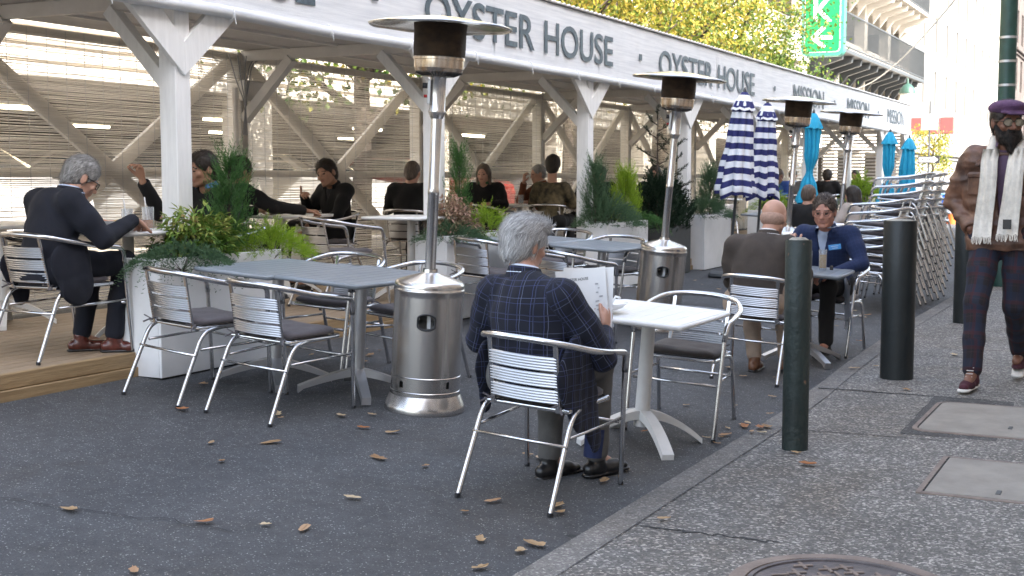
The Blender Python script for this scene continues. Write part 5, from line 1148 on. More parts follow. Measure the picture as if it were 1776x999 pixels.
cp = [E(L(0, -.01, .082), (.105, .125, .052), M), E(L(0, .02, .098), (.092, .11, .03), M), C(L(-.055, .10, .058), L(.055, .10, .058), .028, .028, M@V(0, 0, 1), .3), C(L(-.035, .128, .048), L(.035, .128, .048), .022, .022, M@V(0, 0, 1), .3), E(L(0, -.01, -.03), (.2, .2, .085), M, 's')]
sdf_obj('flat_cap', cp, mat('purple_wool', (.095, .045, .10), .95, var=.25, vscale=25, bump=.6, bscale=150), wm, .0075, .025, fold=.003)
# turned down leather collar, waist band and zip edges
b = MB()
for s_ in (-1, 1):
    a = [(s_*.03, -.085, 1.535), (s_*.085, -.06, 1.525), (s_*.105, .03, 1.50), (s_*.10, .115, 1.43), (s_*.165, .12, 1.40), (s_*.165, .045, 1.455), (s_*.13, -.075, 1.475), (s_*.04, -.125, 1.485)]
    c = [(p[0], p[1]-.012*0, p[2]-.012) for p in a]; n = len(a)
    b.add(a+c, [tuple(range(n)), tuple(range(2*n-1, n-1, -1))]+[(k, n+k, n+(k+1) % n, (k+1) % n) for k in range(n)])
b.build('leather_collar', LEA, wm)
# scarf: two hanging panels and a loop round the neck
def panel(pts, w0, w1, name, par, th=.014):
    b = MB(); n = len(pts); m_ = 9; vs = []
    for i, p in enumerate(pts):
        p = V(*p); u = i/(n-1); w_ = w0+(w1-w0)*u
        for j in range(m_): s_ = -1+2*j/(m_-1); vs.append((p[0]+s_*w_/2, p[1]+.014*math.cos(s_*2.2+u*3)+.010*math.sin(s_*7+u*2)-.02*s_*s_, p[2]+.006*math.sin(j*2.1)*(i == n-1)))
    F = [(i*m_+j, i*m_+j+1, (i+1)*m_+j+1, (i+1)*m_+j) for i in range(n-1) for j in range(m_-1)]; N = len(vs)
    vb = [(v[0], v[1]-th, v[2]) for v in vs]; ed = [i*m_ for i in range(n)]+[(n-1)*m_+j for j in range(1, m_)]+[i*m_+m_-1 for i in range(n-2, -1, -1)]+[j for j in range(m_-2, 0, -1)]
    b.add(vs+vb, F+[tuple(N+k for k in f[::-1]) for f in F]+[(ed[i], N+ed[i], N+ed[(i+1) % len(ed)], ed[(i+1) % len(ed)]) for i in range(len(ed))])
    o = b.build(name, SCARF, par, smooth=True); b = MB(); p = V(*pts[-1]); r = random.Random(2)
    for k in range(26): x = p[0]-w1/2+w1*k/25; b.tube([(x, p[1]-.005, p[2]+.002), (x+r.uniform(-.008, .008), p[1]+r.uniform(-.01, .01), p[2]-.03-r.random()*.015)], .0022, 4)
    b.build('fringe', SCARF, o); return o
sc_ = empty('x'); bpy.data.objects.remove(sc_)
pr = [C((.075, -.0, 1.555), (.085, .085, 1.47), .032, .036), C((-.075, 0, 1.555), (-.085, .085, 1.47), .032, .036), C((.07, -.0, 1.56), (.0, -.075, 1.58), .032, .034), C((-.07, 0, 1.56), (0, -.075, 1.58), .032, .034)]
s0 = sdf_obj('scarf', pr, SCARF, wm, .009, .02, fold=.005)
panel([(.082, .10, 1.50), (.078, .165, 1.42), (.075, .185, 1.33), (.08, .19, 1.22), (.09, .195, 1.10), (.10, .20, .95)], .095, .115, 'scarf_end', s0)
panel([(-.082, .10, 1.50), (-.08, .165, 1.42), (-.075, .185, 1.33), (-.07, .19, 1.22), (-.06, .195, 1.10), (-.05, .20, .97)], .095, .125, 'scarf_end', s0)
b = MB(); b.box((-.055, .228, 1.035), (.05, .004, .06), bev=.001); b.build('scarf_patch', BLKL, s0)
for s in (1, -1):
    b = MB(); b.box((s*.165, .112, 1.27), (.10, .03, .13), Matrix.Rotation(-s*.5, 3, 'Z'), bev=.012); b.box((s*.165, .118, 1.335), (.11, .034, .045), Matrix.Rotation(-s*.5, 3, 'Z'), bev=.014); b.build('chest_pocket', LEA, wm)
for i in (0, 1):
    a = V(*J['ankLR'[0:3]+'LR'[i]]) if False else V(*(J['ankL'], J['ankR'])[i])
    b = MB()
    for k in range(6): b.tube([(a[0]-.02, a[1]+.045+.016*k, a[2]+.045-.017*k), (a[0]+.02, a[1]+.045+.016*k, a[2]+.045-.017*k)], .0035, 5)
    b.build('laces', mat('lace', (.55, .5, .48), .8), wm)

wm.scale = (1.05, 1.05, 1.05)
# ---------------------------------------------------------------- vegetation
LG = {
 'nandina': leafmat('nandina_leaf', [(.05, .12, .02), (.13, .24, .04), (.30, .36, .08), (.40, .30, .11)]),
 'red': leafmat('reddish_leaf', [(.09, .13, .05), (.26, .19, .11), (.42, .26, .20), (.48, .38, .25)]),
 'cypress': leafmat('cypress_green', [(.03, .085, .025), (.06, .15, .04), (.13, .26, .07)]),
 'gold': leafmat('golden_thread', [(.11, .22, .015), (.26, .40, .03), (.42, .52, .06)]),
 'juniper': leafmat('blue_juniper', [(.04, .085, .04), (.08, .15, .075), (.15, .23, .12)]),
 'dark': leafmat('dark_conifer', [(.008, .02, .012), (.015, .035, .018), (.03, .05, .025)]),
 'tree': leafmat('autumn_tree_leaf', [(.06, .11, .02), (.18, .21, .03), (.42, .33, .05), (.50, .37, .10)], .4),
 'treeg': leafmat('green_tree_leaf', [(.04, .09, .02), (.09, .15, .025), (.18, .22, .04), (.4, .3, .06)], .4),
}
BARK = mat('bark', (.06, .045, .035), .95, var=.4, vscale=12, bump=1, bscale=30)
def leaf(b, p, d, up_, L, w_, rn, fold=.25):
    d = d.normalized(); s = d.cross(up_)
    if s.length < 1e-3: s = d.orthogonal()
    s.normalize(); n = s.cross(d)
    m_ = p+d*L*.45
    b.add([p, m_+s*w_/2+n*w_*fold, p+d*L-n*L*.08, m_-s*w_/2+n*w_*fold], [(0, 1, 2), (0, 2, 3)], rn)
def rv(r): return Vector((r.gauss(0, 1), r.gauss(0, 1), r.gauss(0, 1))).normalized()
def sprig(b, r, p, d, L, nl, ll, lw, base, droop=0.0):
    d = d.normalized(); q = Vector(p)
    for i in range(nl):
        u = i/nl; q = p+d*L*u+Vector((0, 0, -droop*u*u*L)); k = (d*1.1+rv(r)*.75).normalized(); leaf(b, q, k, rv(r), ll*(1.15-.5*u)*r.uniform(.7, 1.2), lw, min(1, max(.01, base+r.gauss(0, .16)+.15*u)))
def upright(name, x, y, z, H_, rad, key, n, seed, label, ll=.045, lw=.006, point=1.0, group=None, layers=9, skew=0, stems=True, nl=16):
    """conifer: sprigs set on rising branchlets round a stem"""
    r = random.Random(seed); t = empty(name, (x, y, z), 0, 0, label, 'shrub', group); b = MB(); st = MB(); st.tube([(0, 0, -.08), (0, 0, H_*.85)], [.012, .003], 6)
    for i in range(n):
        u = r.random()**.8; a = r.uniform(0, 2*math.pi); R_ = rad*(1-u**1.6)**.7*r.uniform(.35, 1.05)*(.8+.35*mn.noise(Vector((math.cos(a)*1.5, u*3, seed)))); p = Vector((R_*math.cos(a), R_*math.sin(a), H_*u*.88-.02))
        d = Vector((math.cos(a)*.45, math.sin(a)*.45, point)); sprig(b, r, p, d, r.uniform(.07, .26)*(.6+H_*.6), nl, ll, lw, .45)
        if stems and i % 12 == 0: st.tube([(0, 0, p.z*.8), p+d*.08], [.003, .001], 4)
    b.build('foliage', LG[key], t); st.build('stem', BARK, t); return t
def mound(name, x, y, z, rx, ry, H_, key, n, seed, label, ll=.03, lw=.006, nl=12, droop=.3, group=None, out=.8):
    r = random.Random(seed); t = empty(name, (x, y, z), 0, 0, label, 'plant', group); b = MB(); st = MB()
    for i in range(n):
        a = r.uniform(0, 2*math.pi); u = r.random()**.6; hh = H_*(1-u*u)*r.uniform(.5, 1.1)*(1+.5*mn.noise(Vector((math.cos(a)*2, math.sin(a)*2, seed)))); p = Vector((rx*u*math.cos(a), ry*u*math.sin(a), hh*.8))
        d = Vector((math.cos(a)*out*(u+.2), math.sin(a)*out*(u+.2), .6*(1-u)+.1)); sprig(b, r, p, d, r.uniform(.07, .16), nl, ll, lw, .45, droop*(.4+u))
        if i % 22 == 0: st.tube([(0, 0, -.05), p], [.003, .0012], 4)
    b.build('foliage', LG[key], t); st.build('stem', BARK, t); return t
def broad(name, x, y, z, rx, ry, H_, key, n, seed, label, ll=.06, lw=.022):
    r = random.Random(seed); t = empty(name, (x, y, z), 0, 0, label, 'shrub'); b = MB(); st = MB()
    for i in range(n):
        q = rv(r); q.z = abs(q.z)*1.0-.18; k = r.uniform(.45, 1.05)*(.85+.35*mn.noise(q*2.2+Vector((seed, 0, 0)))); p = Vector((q.x*rx*k, q.y*ry*k, H_*(.25+q.z*k*.8)))
        w_ = Vector((q.x, q.y, .25-.3*r.random()))
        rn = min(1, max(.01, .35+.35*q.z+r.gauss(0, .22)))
        for j in range(3): leaf(b, p, (w_+rv(r)*.7-Vector((0, 0, .25))), Vector((0, 0, 1)), ll*r.uniform(.6, 1.25), lw*r.uniform(.8, 1.3), rn, .18)
        if i % 14 == 0: st.tube([(0, 0, -.05), p*.6, p], [.006, .004, .002], 4)
    b.build('foliage', LG[key], t); st.build('stem', BARK, t); return t
PLW = mat('white_planter', (.70, .71, .71), .5, c2=(.83, .83, .83), vscale=1.4, bump=.06, bscale=20); PLD = mat('dark_planter', (.035, .036, .038), .6, var=.2); SOIL = mat('soil', (.03, .022, .016), .95, var=.4, vscale=30, bump=1)
def planter(x0, y0, y1, label, m=PLW, x1=None, h=.74, z=None):
    x1 = x0-.32 if x1 is None else x1; z = rz_(x0)+.012 if z is None else z
    t = empty('planter', ((x0+x1)/2, (y0+y1)/2, z), 0, 0, label, 'planter', 'white planters at the posts' if m == PLW else None)
    w_, d_ = abs(x0-x1), y1-y0; b = MB(); th = .022
    for s in (-1, 1): b.box((s*(w_/2-th/2), 0, h/2), (th, d_, h), bev=.003); b.box((0, s*(d_/2-th/2), h/2+.0005), (w_-2*th-.002, th, h-.001), bev=.002)
    b.box((0, 0, .03), (w_-.05, d_-.05, .02)); b.build('box', m, t)
    b = MB(); b.box((0, 0, -.005), (w_-.03, d_-.03, .012)); b.build('foot_strip', TAR, t)
    b = MB(); b.box((0, 0, h-.05), (w_-2*th-.004, d_-2*th-.004, .02)); b.build('soil', SOIL, t); return z+h-.04
zt = planter(-5.47, 5.93, 7.15, 'long white planter nearest the camera under the first post')
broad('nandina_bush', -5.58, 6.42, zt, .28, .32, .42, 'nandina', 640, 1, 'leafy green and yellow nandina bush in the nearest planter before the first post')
upright('cypress_shrub', -5.62, 6.78, zt, .74, .15, 'cypress', 380, 2, 'tall feathery green cypress in the nearest planter right of the first post', ll=.038, lw=.0045, point=.85)
mound('golden_shrub', -5.52, 7.08, zt, .24, .26, .20, 'gold', 520, 3, 'bright yellow green thread cypress at the right end of the nearest planter', ll=.035, lw=.004)
mound('creeping_juniper', -5.46, 6.12, zt, .30, .30, .13, 'juniper', 420, 4, 'blue green creeping juniper spilling over the left end of the nearest planter', droop=1.0)
zt = planter(-5.47, 9.45, 10.7, 'second white planter behind the near heater pole')
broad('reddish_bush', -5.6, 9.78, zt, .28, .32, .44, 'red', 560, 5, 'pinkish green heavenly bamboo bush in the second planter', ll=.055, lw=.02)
mound('creeping_juniper', -5.5, 9.6, zt, .26, .30, .12, 'juniper', 380, 6, 'green juniper carpet under the pinkish bush in the second planter')
mound('golden_shrub', -5.55, 10.35, zt, .22, .26, .26, 'gold', 420, 7, 'yellow green shrub at the right end of the second planter')
upright('cypress_shrub', -5.68, 10.05, zt, .85, .09, 'cypress', 200, 8, 'thin wispy conifer rising from the middle of the second planter', ll=.04)
zt = planter(-5.47, 13.0, 14.25, 'third white planter beside the third post')
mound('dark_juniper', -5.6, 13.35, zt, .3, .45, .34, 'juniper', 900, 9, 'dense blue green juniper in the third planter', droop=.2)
upright('golden_cypress', -5.6, 13.85, zt, .66, .2, 'gold', 480, 10, 'lime green pointed cypress in the third planter', ll=.04)
upright('blue_cypress', -5.66, 13.1, zt, .75, .15, 'juniper', 260, 11, 'sparse blue green spiky conifer at the left of the third planter', ll=.045)
mound('trailing_juniper', -5.5, 14.1, zt, .25, .3, .12, 'cypress', 300, 12, 'green sprays drooping over the right end of the third planter', droop=1.0)
zt = planter(-5.50, 16.45, 17.62, 'fourth white planter in front of the fourth post')
mound('dark_juniper', -5.65, 16.9, zt, .34, .6, .24, 'juniper', 800, 13, 'soft blue green juniper in the fourth planter')
upright('cypress_shrub', -5.68, 17.2, zt, .72, .26, 'juniper', 460, 14, 'upright dull green cypress in the fourth planter', ll=.045)
zt = planter(-5.50, 19.5, 20.7, 'fifth white planter behind the striped parasol poles')
mound('green_shrub', -5.6, 20.1, zt, .34, .5, .34, 'gold', 500, 15, 'yellow green low shrub in the fifth planter behind the striped parasols'); 
upright('cypress_shrub', -5.7, 20.4, zt, .6, .22, 'cypress', 260, 16, 'green cypress behind the far striped parasol in the fifth planter')
zt = planter(-5.50, 26.2, 27.5, 'sixth white planter near the far posts')
mound('green_shrub', -5.6, 26.9, zt, .45, .6, .6, 'gold', 700, 17, 'bushy bright green shrub in the sixth planter beyond the farthest heater', ll=.05, lw=.012)
# two dark planters with near black conifers
for i, (x, y, s) in enumerate([(-5.65, 15.0, 1.15), (-5.75, 15.75, .95)]):
    zt = planter(x+.2, y-.28, y+.28, ['near black planter with a gaunt dark conifer behind the second heater, left one', 'near black planter with a dark conifer, half hidden by the second heater pole'][i], PLD, x-.2, .62)
    t = upright('dark_conifer', x, y, zt, .62*s, .38, 'dark', 520, 30+i, ['gaunt almost black conifer with bare top branches left of the second heater pole', 'almost black bushy conifer just right of the second heater pole'][i], ll=.05, lw=.012, point=.7)
    r = random.Random(i); b = MB(); lf = MB()
    b.tube([(0, 0, 0), (.01, 0, .7*s), (0, .02, 1.28*s)], [.02, .012, .006], 6)
    for k in range(11):
        z_ = (.5+.072*k)*s; a = k*2.4; L_2 = .30-.014*k; p0 = Vector((0, 0, z_)); p1 = p0+Vector((math.cos(a)*L_2, math.sin(a)*L_2, .14)); b.tube([p0, (p0+p1)/2-Vector((0, 0, .02)), p1], [.008, .006, .003], 5)
        for q in range(16): sprig(lf, r, p0.lerp(p1, .3+.7*q/16), (p1-p0)+rv(r)*.15, .05, 5, .035, .009, .3)
    b.build('branches', BARK, t); lf.build('branch_needles', LG['dark'], t)
# trees behind the shed
def tree(x, y, z, H_, cr, key, seed, label, n=9000, ls=.12, zc=None, th=.13, crown_z=(.35, 1)):
    r = random.Random(seed); t = empty('street_tree', (x, y, z), 0, 0, label, 'tree', 'trees on the far pavement'); b = MB(); tips = []
    b.tube([(0, 0, -.05), (.05, .02, H_*.2), (0, .08, H_*.42), (.08, 0, H_*.7)], [th, th*.8, th*.65, th*.3], 10)
    for k in range(13):
        z0 = H_*(crown_z[0]*.75+.035*k); a = k*2.4+r.random(); L_2 = cr*r.uniform(.7, 1.05); p0 = Vector((0, 0, z0)); p1 = p0+Vector((math.cos(a)*L_2*.55, math.sin(a)*L_2*.55, L_2*.35)); p2 = p1+Vector((math.cos(a+.3)*L_2*.4, math.sin(a+.3)*L_2*.4, L_2*.3))
        b.tube([p0, p1, p2], [th*.4, th*.25, th*.08], 6); tips += [p1, p2, (p1+p2)/2]
        for q in range(3): e = p1.lerp(p2, q/3)+rv(r)*cr*.35; b.tube([p1.lerp(p2, q/3), e], [th*.12, th*.04], 4); tips.append(e)
    b.build('trunk', BARK, t); lf = MB()
    per = n//len(tips)
    for c in tips:
        sg = cr*r.uniform(.16, .26); bs = r.uniform(.15, .75)
        for q in range(per):
            p = c+Vector((r.gauss(0, sg), r.gauss(0, sg), r.gauss(0, sg*.75)))
            if p.z < H_*crown_z[0]*.8: continue
            leaf(lf, p, rv(r)-Vector((0, 0, .4)), rv(r), ls*r.uniform(.6, 1.3), ls*.62, min(1, max(.01, bs+r.gauss(0, .2))), .1)
    lf.build('crown', LG[key], t)
tree(-9.9, 21.5, .53, 7.5, 2.6, 'tree', 3, 'yellow leaved street tree, left and largest above the fascia', 17000, .10, crown_z=(.42, 1))
tree(-9.9, 26.5, .53, 7.2, 2.5, 'tree', 4, 'golden and green street tree, middle one above the fascia', 15000, .10, crown_z=(.42, 1))
tree(-9.7, 31.5, .53, 6.4, 2.0, 'treeg', 5, 'greener street tree reaching to the green parking sign', 13000, .10, crown_z=(.42, 1))
tree(-9.7, 14.4, .53, 5.5, 1.5, 'treeg', 6, 'slim tree seen through the reed screen left of the near heater', 3500, .12, th=.16, crown_z=(.4, 1))
# ---------------------------------------------------------------- parking sign, lamp, street signs, pole
GRN = mat('sign_green', (.0, .26, .07), .45); TEAL = mat('sign_teal_edge', (.04, .22, .17), .5); WHS = mat('sign_white', (.85, .85, .85), .5)
sx_, sy_ = -10.55, 43.8
t = empty('parking_sign', (sx_, sy_, 5.65), R(4), 0, 'big green rounded blade sign with white K and arrow on the garage', 'sign')
def rrect(w_, z0, z1, r_, n=6, low=True):
    o = []
    for cx, cz, a0 in ((w_/2-r_, z1-r_, 0), (-w_/2+r_, z1-r_, 90), (-w_/2+r_, z0+r_, 180), (w_/2-r_, z0+r_, 270)):
        for k in range(n+1): a = R(a0+90/n*k); o.append((cx+r_*math.cos(a), cz+r_*math.sin(a)))
    return o
def slab(o, y0, y1, m, nm, par):
    n = len(o); b = MB(); b.add([(x, y0, z) for x, z in o]+[(x, y1, z) for x, z in o], [tuple(range(n)), tuple(range(2*n-1, n-1, -1))]+[(i, n+i, n+(i+1) % n, (i+1) % n) for i in range(n)]); return b.build(nm, m, par)
slab(rrect(1.42, 0, 4.6, .22), -.02, .5, TEAL, 'case', t); f_ = slab(rrect(1.2, .12, 4.48, .14), -.035, -.021, WHS, 'border', t); slab(rrect(1.15, .145, 4.455, .12), -.045, -.036, GRN, 'face', t)
for i, ch in enumerate('KRAP'):
    o = text_obj(ch, .78, WHS, t, sx=.62, bold=.02, ext=.006); o.matrix_local = Matrix(((1, 0, 0, -.3), (0, 0, -1, -.055), (0, 1, 0, 1.18+.9*i), (0, 0, 0, 1)))
b = MB()
for a, c in (((-.32, .62), (.34, .62)), ((-.34, .6), (.08, .98)), ((-.34, .64), (.08, .28))): b.bar((a[0], -.055, a[1]), (c[0], -.055, c[1]), .012, .13, upv=(0, 0, 1) if a[1] == c[1] else (0, 0, 1), bev=.002)
b.build('arrow', WHS, t)
b = MB(); b.box((-.9, .25, 1.5), (.7, .08, .1)); b.box((-.9, .25, 3.5), (.7, .08, .1)); b.build('bracket', IRON, t)
# globe lamp
GG = mat('lamp_green', (.03, .08, .06), .5)
t = empty('street_lamp', (-7.55, 43.0, .35), 0, 0, 'old fashioned globe street lamp rising behind the end of the fascia', 'street lamp')
b = MB(); b.lathe([(.16, 0), (.15, .3), (.09, .45), (.07, 1), (.055, 3.2), (.09, 3.25), (.09, 3.35)], 16); b.build('post', GG, t, auto=40)
b = MB(); b.lathe([(.1, 3.35), (.2, 3.45), (.24, 3.7), (.22, 3.9)], 20); b.build('globe', mat('lamp_globe', (.8, .78, .7), .2, trans=.4), t, auto=60)
b = MB(); b.lathe([(.26, 3.9), (.24, 4.02), (.14, 4.16), (.04, 4.22), (.03, 4.35), (.002, 4.42)], 20); b.build('lamp_cap', GG, t, auto=40)
# sign post with one way sign
t = empty('sign_post', (-9.6, 60.5, .3), 0, 0, 'thin post with one way sign and blank grey square sign at the street end', 'road sign')
b = MB(); b.tube([(0, 0, 0), (0, 0, 4.7)], .04, 8); b.build('post', IRON, t)
b = MB(); b.box((.0, -.06, 3.75), (.75, .03, .75), bev=.01); b.build('sign_plate', mat('sign_grey', (.25, .26, .27), .6), t)
b = MB(); b.box((0, -.06, 2.05), (.95, .03, .34), bev=.01); sp2 = b.build('sign_plate', BLK, t)
b = MB(); b.add([(-.42, -.08, 1.94), (.22, -.08, 1.94), (.22, -.08, 1.90), (.42, -.08, 2.05), (.22, -.08, 2.20), (.22, -.08, 2.16), (-.42, -.08, 2.16)], [tuple(range(7))]); b.build('arrow', WHS, sp2)
o = text_obj('ONE WAY', .15, BLK, sp2, sx=.55, bold=.004); o.matrix_local = Matrix(((1, 0, 0, -.38), (0, 0, -1, -.085), (0, 1, 0, 1.98), (0, 0, 0, 1)))
tree(-10.3, 66, .3, 4.6, 1.0, 'tree', 9, 'small yellow tree beside the one way sign at the far end', 1500, .14, th=.07)
# lamp pole at right edge
t = empty('lamp_pole', (-1.83, 17.4, .1), 0, 0, 'tall dark green steel pole behind the walking man with pale bands', 'lamp pole')
PG = mat('pole_green', (.014, .055, .042), .4, var=.2)
b = MB(); b.lathe([(.15, 0), (.15, .5), (.11, .6), (.105, 3), (.10, 8)], 24); b.build('shaft', PG, t, auto=40)
for z_ in (2.55, 2.85, 3.15, 3.9): 
    b = MB(); b.lathe([(.113, z_), (.113, z_+.03)], 24, cap=False); b.build('band', GALV, t)
# overhead wire
pts = [(-14+12.5*u, 60-40*u, 5.6-1.1*math.sin(math.pi*u)+.3*u) for u in np.linspace(0, 1, 20)]
b = MB(); b.tube(pts, .02, 5); tag(b.build('overhead_wire', mat('pale_wire', (.6, .6, .6), .5)), 'thin pale overhead wire strung to the green pole', 'wire')
# cooler on stand with barriers
t = empty('drinks_cooler', (-5.25, 37.6, .62), 0, 0, 'bright blue drinks cooler on a folding stand in the far street', 'cooler')
b = MB(); b.box((0, 0, .22), (.62, .4, .34), bev=.03); b.build('tub', mat('cooler_blue', (.02, .12, .55), .4), t); b = MB(); b.box((0, 0, .42), (.66, .43, .06), bev=.02); b.box((0, -.22, .3), (.3, .03, .04), bev=.01); b.build('lid', mat('cooler_lid', (.1, .28, .65), .4), t)
t = empty('folding_table', (-5.1, 37.7, .22), 0, 0, 'folding stand with dark legs carrying the blue cooler', 'table')
b = MB(); b.box((0, 0, .41), (1.1, .6, .03), bev=.01); b.build('tabletop', GALV, t)
for sx in (-.5, 0, .5):
    b = MB(); b.tube([(sx, -.25, 0), (sx, -.25, .4)], .022, 6); b.tube([(sx, .25, 0), (sx, .25, .4)], .022, 6); b.build('leg', BLK, t)
t = empty('orange_bucket', (-5.25, 37.1, .2), 0, 0, 'orange bucket under the blue cooler', 'bucket'); b = MB(); b.lathe([(.12, 0), (.15, .3), (.155, .3)], 16); b.build('body', mat('orange_plastic', (.7, .15, .03), .5), t, auto=40)
# cars inside the garage, seen through the reeds
def car(x, y, deg, c, label, z=.475):
    t = empty('parked_car', (x, y, z), R(deg), 0, label, 'car', 'cars parked inside the garage'); P_ = mat('car_paint', c, .3, coat=.8)
    prof = [(-2.2, .35), (-2.25, .75), (-2.1, .95), (-1.3, 1.02), (-.6, 1.42), (.7, 1.45), (1.55, 1.0), (2.15, .92), (2.25, .6), (2.2, .32)]
    vs = []; n = len(prof)
    for s, k_ in ((-1, 1), (1, 1)):
        for px, pz in prof: vs.append((s*(.88 if pz < 1.1 else .68), px, pz))
    b = MB(); b.add(vs, [tuple(range(n))[::-1], tuple(range(n, 2*n))]+[(i, (i+1) % n, n+(i+1) % n, n+i) for i in range(n)]); bo = b.build('body', P_, t, auto=25)
    b = MB(); b.add([(-.62, -1.22, 1.06), (.62, -1.22, 1.06), (.6, -.66, 1.40), (-.6, -.66, 1.40)], [(0, 1, 2, 3)]); b.add([(.62, 1.48, 1.05), (-.62, 1.48, 1.05), (-.6, .76, 1.44), (.6, .76, 1.44)], [(0, 1, 2, 3)])
    for s in (-1, 1): b.add([(s*.83, -1.0, 1.08), (s*.83, 1.2, 1.08), (s*.705, .6, 1.4), (s*.705, -.5, 1.4)], [(0, 1, 2, 3)])
    for v in range(len(b.v)): x_, y_, z_ = b.v[v]; b.v[v] = (x_*1.02, y_*1.02, z_+.012)
    b.build('window', WGL, t)
    for sx in (-1, 1):
        for sy in (-1.4, 1.4):
            b = MB(); b.tube([(sx*.72, sy, .32), (sx*.92, sy, .32)], .32, 22); w_ = b.build('wheel', BLK, t, auto=40); b = MB(); b.tube([(sx*.9, sy, .32), (sx*.925, sy, .32)], .19, 14); b.build('rim', ALU, w_)
        b = MB(); b.box((sx*.68, -2.2, .8), (.34, .08, .16), bev=.02); b.build('tail_light', mat('tail_red', (.5, .02, .015), .3), t)
        b = MB(); b.box((sx*.65, 2.2, .72), (.36, .08, .16), bev=.02); b.build('headlight', WHS, t)
for i, (x, y, d, c, l) in enumerate([(-14.6, 7.5, 90, (.55, .56, .58), 'silver car at the left behind the chain link panel'), (-14.8, 11.5, -88, (.5, .5, .52), 'pale grey car behind the first back post'), (-14.6, 15.0, 90, (.4, .41, .43), 'silver car with red tail lights behind the near heater'),
        (-14.8, 19.2, -90, (.6, .6, .6), 'white car behind the second bay of reeds'), (-14.6, 23.4, 90, (.35, .03, .03), 'red car deep behind the rust jacketed diner'), (-14.8, 27.5, 90, (.2, .2, .22), 'dark grey car farthest along the garage')]): car(x, y, d, c, l)
# ---------------------------------------------------------------- table things
GLASS = mat('drinking_glass', (.85, .88, .9), .05, trans=.85, spec=.6); GLASS.node_tree.nodes['Principled BSDF'].inputs['IOR'].default_value = 1.12; AMB = mat('iced_tea', (.62, .22, .03), .15, trans=.0); CER = mat('ceramic', (.62, .64, .66), .3); CERW = mat('white_ceramic', (.8, .8, .79), .25)
def tumbler(x, y, z, h, r_, liq, label, fill=.4, straw=False):
    t = empty('glass', (x, y, z), 0, 0, label, 'glass'); b = MB(); b.lathe([(r_*.9, 0), (r_*.92, .01), (r_, h), (r_*.93, h), (r_*.84, .014), (.001, .012)], 20, cap=False); b.add([(r_*.9*math.cos(a), r_*.9*math.sin(a), 0) for a in np.linspace(0, 2*math.pi, 21)[:-1]], [tuple(range(20))[::-1]]); b.build('tumbler', GLASS, t, auto=40)
    b = MB(); b.lathe([(r_*.82, .016), (r_*.86, h*fill)], 20); b.build('drink', liq, t, auto=40)
    if straw: b = MB(); b.tube([(0, 0, .02), (-.035, .01, h+.06)], .004, 6); b.build('straw', PAPER, t)
WATER = mat('iced_water', (.6, .65, .68), .1, trans=.7)
zt = .4+.753
tumbler(-5.79, 6.0, zt, .14, .036, WATER, 'clear water tumbler on the navy suited man\'s table', .6, True)
tumbler(-5.73, 6.12, zt, .15, .038, AMB, 'glass of amber iced tea with a straw beside the first post', .45, True)
t = empty('bowl', (-5.92, 6.12, zt), 0, 0, 'wide grey bowl of food in front of the navy suited man', 'bowl'); b = MB(); b.lathe([(.06, 0), (.13, .035), (.15, .06), (.145, .06), (.12, .035), (.01, .02)], 28, cap=False); b.build('dish', CER, t, auto=60); b = MB(); b.lathe([(.125, .042), (.08, .062), (.01, .07)], 14); b.build('food', mat('pasta', (.5, .36, .14), .7, var=.3, vscale=40, bump=1), t)
t = empty('plate', (-5.98, 5.96, zt), 0, 0, 'small white side plate under the navy suited man\'s hand', 'plate'); b = MB(); b.lathe([(.05, 0), (.09, .012), (.088, .016), (.04, .006)], 24); b.build('dish', CERW, t, auto=60)
zt = rz_(-2.7)+.735
t = empty('ashtray', (-2.62, 6.18, zt+.012), 0, TILT, 'white oval dish with a lemon rim on the white table beside the menu', 'dish'); b = MB(); b.lathe([(.07, 0), (.10, .012), (.125, .038), (.12, .041), (.09, .018), (.02, .012)], 30, cap=False); d_ = b.build('dish', CERW, t, auto=60); d_.scale = (1, 1.1, 1)
b = MB(); b.tube([(.03, .04, .03), (.045, .05, .065), (.075, .04, .06)], .007, 6); b.build('handle', CERW, t, smooth=True)
zt = rz_(-2.5)+.735
tumbler(-2.45, 9.86, zt+.01, .14, .033, WATER, 'clear tumbler left of the beer on the bald man\'s table', .7); tumbler(-2.35, 9.92, zt, .16, .032, mat('pale_beer', (.75, .42, .05), .2, trans=.3), 'tall glass of golden beer before the blue blazer man', .75)
tumbler(-2.55, 9.8, zt+.014, .12, .033, WATER, 'short tumbler behind the nearest bollard top', .6)
t = empty('salt_shaker', (-2.30, 10.0, zt-.004), 0, 0, 'tiny dark shaker at the right of the small grey table', 'shaker'); b = MB(); b.lathe([(.014, 0), (.014, .025), (.008, .035)], 10); b.build('body', BLK, t, auto=40)
tumbler(-7.2, 9.3, 1.153, .09, .03, WATER, 'low tumbler beside the outstretched hand', .5)
b = MB(); b.box((0, 0, .008), (.08, .15, .008), bev=.002); tag(b.build('phone', BLK, None, loc=(-7.15, 9.25, 1.155)), 'flat black phone on the table under the outstretched arm', 'phone')
tumbler(-7.4, 14.7, 1.153, .12, .035, WATER, 'tumbler between the scarfed woman and the rust jacket man', .5)
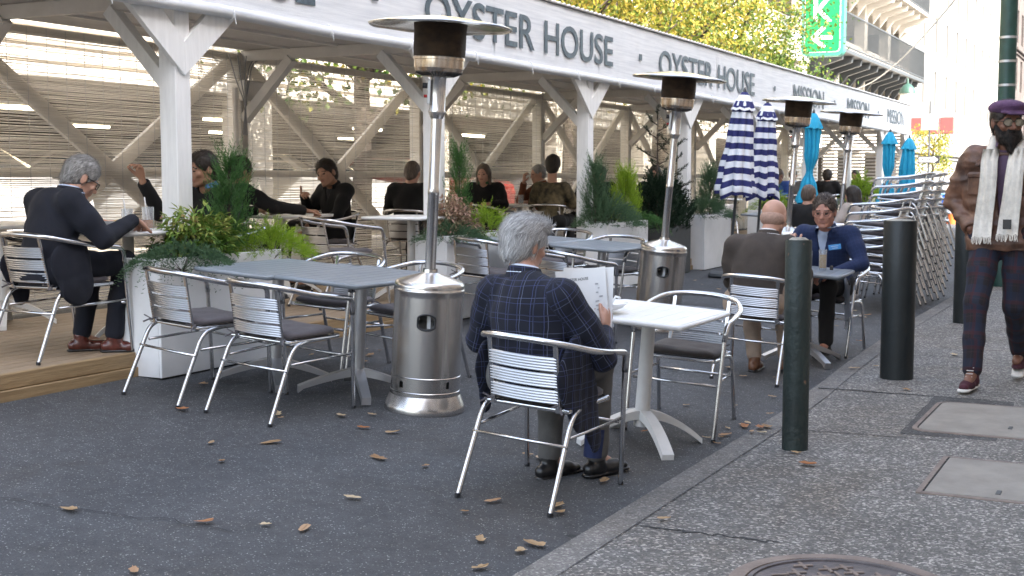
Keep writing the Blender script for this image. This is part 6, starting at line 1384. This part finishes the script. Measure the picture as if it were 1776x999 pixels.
# ---------------------------------------------------------------- fallen leaves, each its own thing
LFM = leafmat('fallen_leaf', [(.30, .17, .08), (.46, .32, .18), (.58, .46, .30), (.36, .14, .05)], .1, .7)
import sys
C_ = np.array([0, 0, 1.48]); _p = math.atan(189.5/2200); _y = R(27.12)
def make_leaf(seed, s):
    r = random.Random(seed); pts = []; n = 14
    for i in range(n):
        a = 2*math.pi*i/n; rr = s*(.42+.12*math.cos(2*a)+.10*abs(math.sin(a*2.5+seed))+r.uniform(-.11, .11)); pts.append(Vector((rr*math.cos(a)*1.25, rr*math.sin(a), 0)))
    cu = r.uniform(.1, .6); tw = r.uniform(-.5, .5); b = MB(); rn = r.uniform(.02, 1)
    def bend(p): return Vector((p.x, p.y, .004+cu*(p.y**2)/s*1.1+tw*p.x*p.y/s*.5+cu*.35*p.x**2/s))
    rows = [Vector((0, 0, 0))]+[p*.5 for p in pts]+pts; b.add([bend(p) for p in rows], [(0, 1+i, 1+(i+1) % n) for i in range(n)]+[(1+i, 1+n+i, 1+n+(i+1) % n, 1+(i+1) % n) for i in range(n)], rn)
    b.tube([bend(Vector((-s*.75, 0, 0)))+Vector((0, 0, .002)), bend(Vector((0, 0, 0)))+Vector((0, 0, .001)), bend(Vector((s*.5, 0, 0)))+Vector((0, 0, .001))], [.0016, .0012, .0006], 4); b.rn = [rn]*len(b.rn)
    return b
lv = [(1130, 620), (122, 887), (355, 909), (461, 914), (527, 921), (385, 803), (367, 771), (612, 866), (656, 797), (681, 753), (645, 722), (631, 745), (738, 811), (806, 891), (833, 940), (855, 872), (832, 989), (903, 960), (927, 948), (965, 880), (972, 893), (916, 792), (938, 798), (593, 724), (480, 722), (487, 728), (316, 713), (353, 669), (372, 671), (615, 641), (637, 607), (642, 618), (659, 610), (607, 605), (629, 630), (560, 657), (540, 618), (1118, 751), (1275, 706), (1285, 739), (1291, 742), (1297, 736), (1250, 761), (1258, 757), (1243, 772), (1303, 751), (1318, 744), (1322, 753), (1335, 720), (1151, 903), (1380, 787), (1400, 808), (1573, 678), (1520, 637), (1655, 617), (1670, 643), (1480, 540), (1500, 552), (1505, 548), (1490, 593), (1451, 567), (1420, 620), (1130, 470), (1195, 465), (1215, 470), (1218, 495), (1225, 513), (1320, 590), (1265, 640), (1342, 657), (1366, 663), (1160, 553), (1290, 655), (232, 994), (470, 770), (690, 705), (1225, 762), (1262, 745), (1170, 645), (1235, 633), (1048, 838), (1340, 690), (1190, 705), (1247, 503), (1300, 505), (1175, 480), (1205, 488), (1330, 742), (845, 640), (1480, 640)]
fw_ = Vector((-math.sin(_y)*math.cos(_p), math.cos(_y)*math.cos(_p), -math.sin(_p))); rt_ = Vector((math.cos(_y), math.sin(_y), 0)); up__ = rt_.cross(fw_)
r = random.Random(11)
for i, (u, v) in enumerate(lv):
    d = fw_*2200+rt_*(u-888)-up__*(v-499.5); t_ = (-1.48+.102)/d.z; p = Vector((0, 0, 1.48))+d*t_; on_walk = p.x > kx(p.y)
    if not on_walk: t_ = (SL*-2-1.48)/(d.z+SL*d.x); p = Vector((0, 0, 1.48))+d*t_
    s = r.uniform(.028, .062)*(1.1 if p.y < 6 else 1)
    o = make_leaf(i, s).build('fallen_leaf', LFM, None, smooth=True, loc=(p.x, p.y, p.z+(.006 if on_walk else .008))); o.rotation_euler = (0, 0 if on_walk else TILT, r.uniform(0, 6.28))
    tag(o, 'curled dry brown leaf fallen on the sidewalk' if on_walk else 'curled dry brown leaf fallen on the asphalt', 'leaf', 'fallen leaves on the sidewalk' if on_walk else 'fallen leaves on the asphalt')
for q in (chairA, chairB):
    if q.location.y < -50: bpy.data.objects.remove(q)
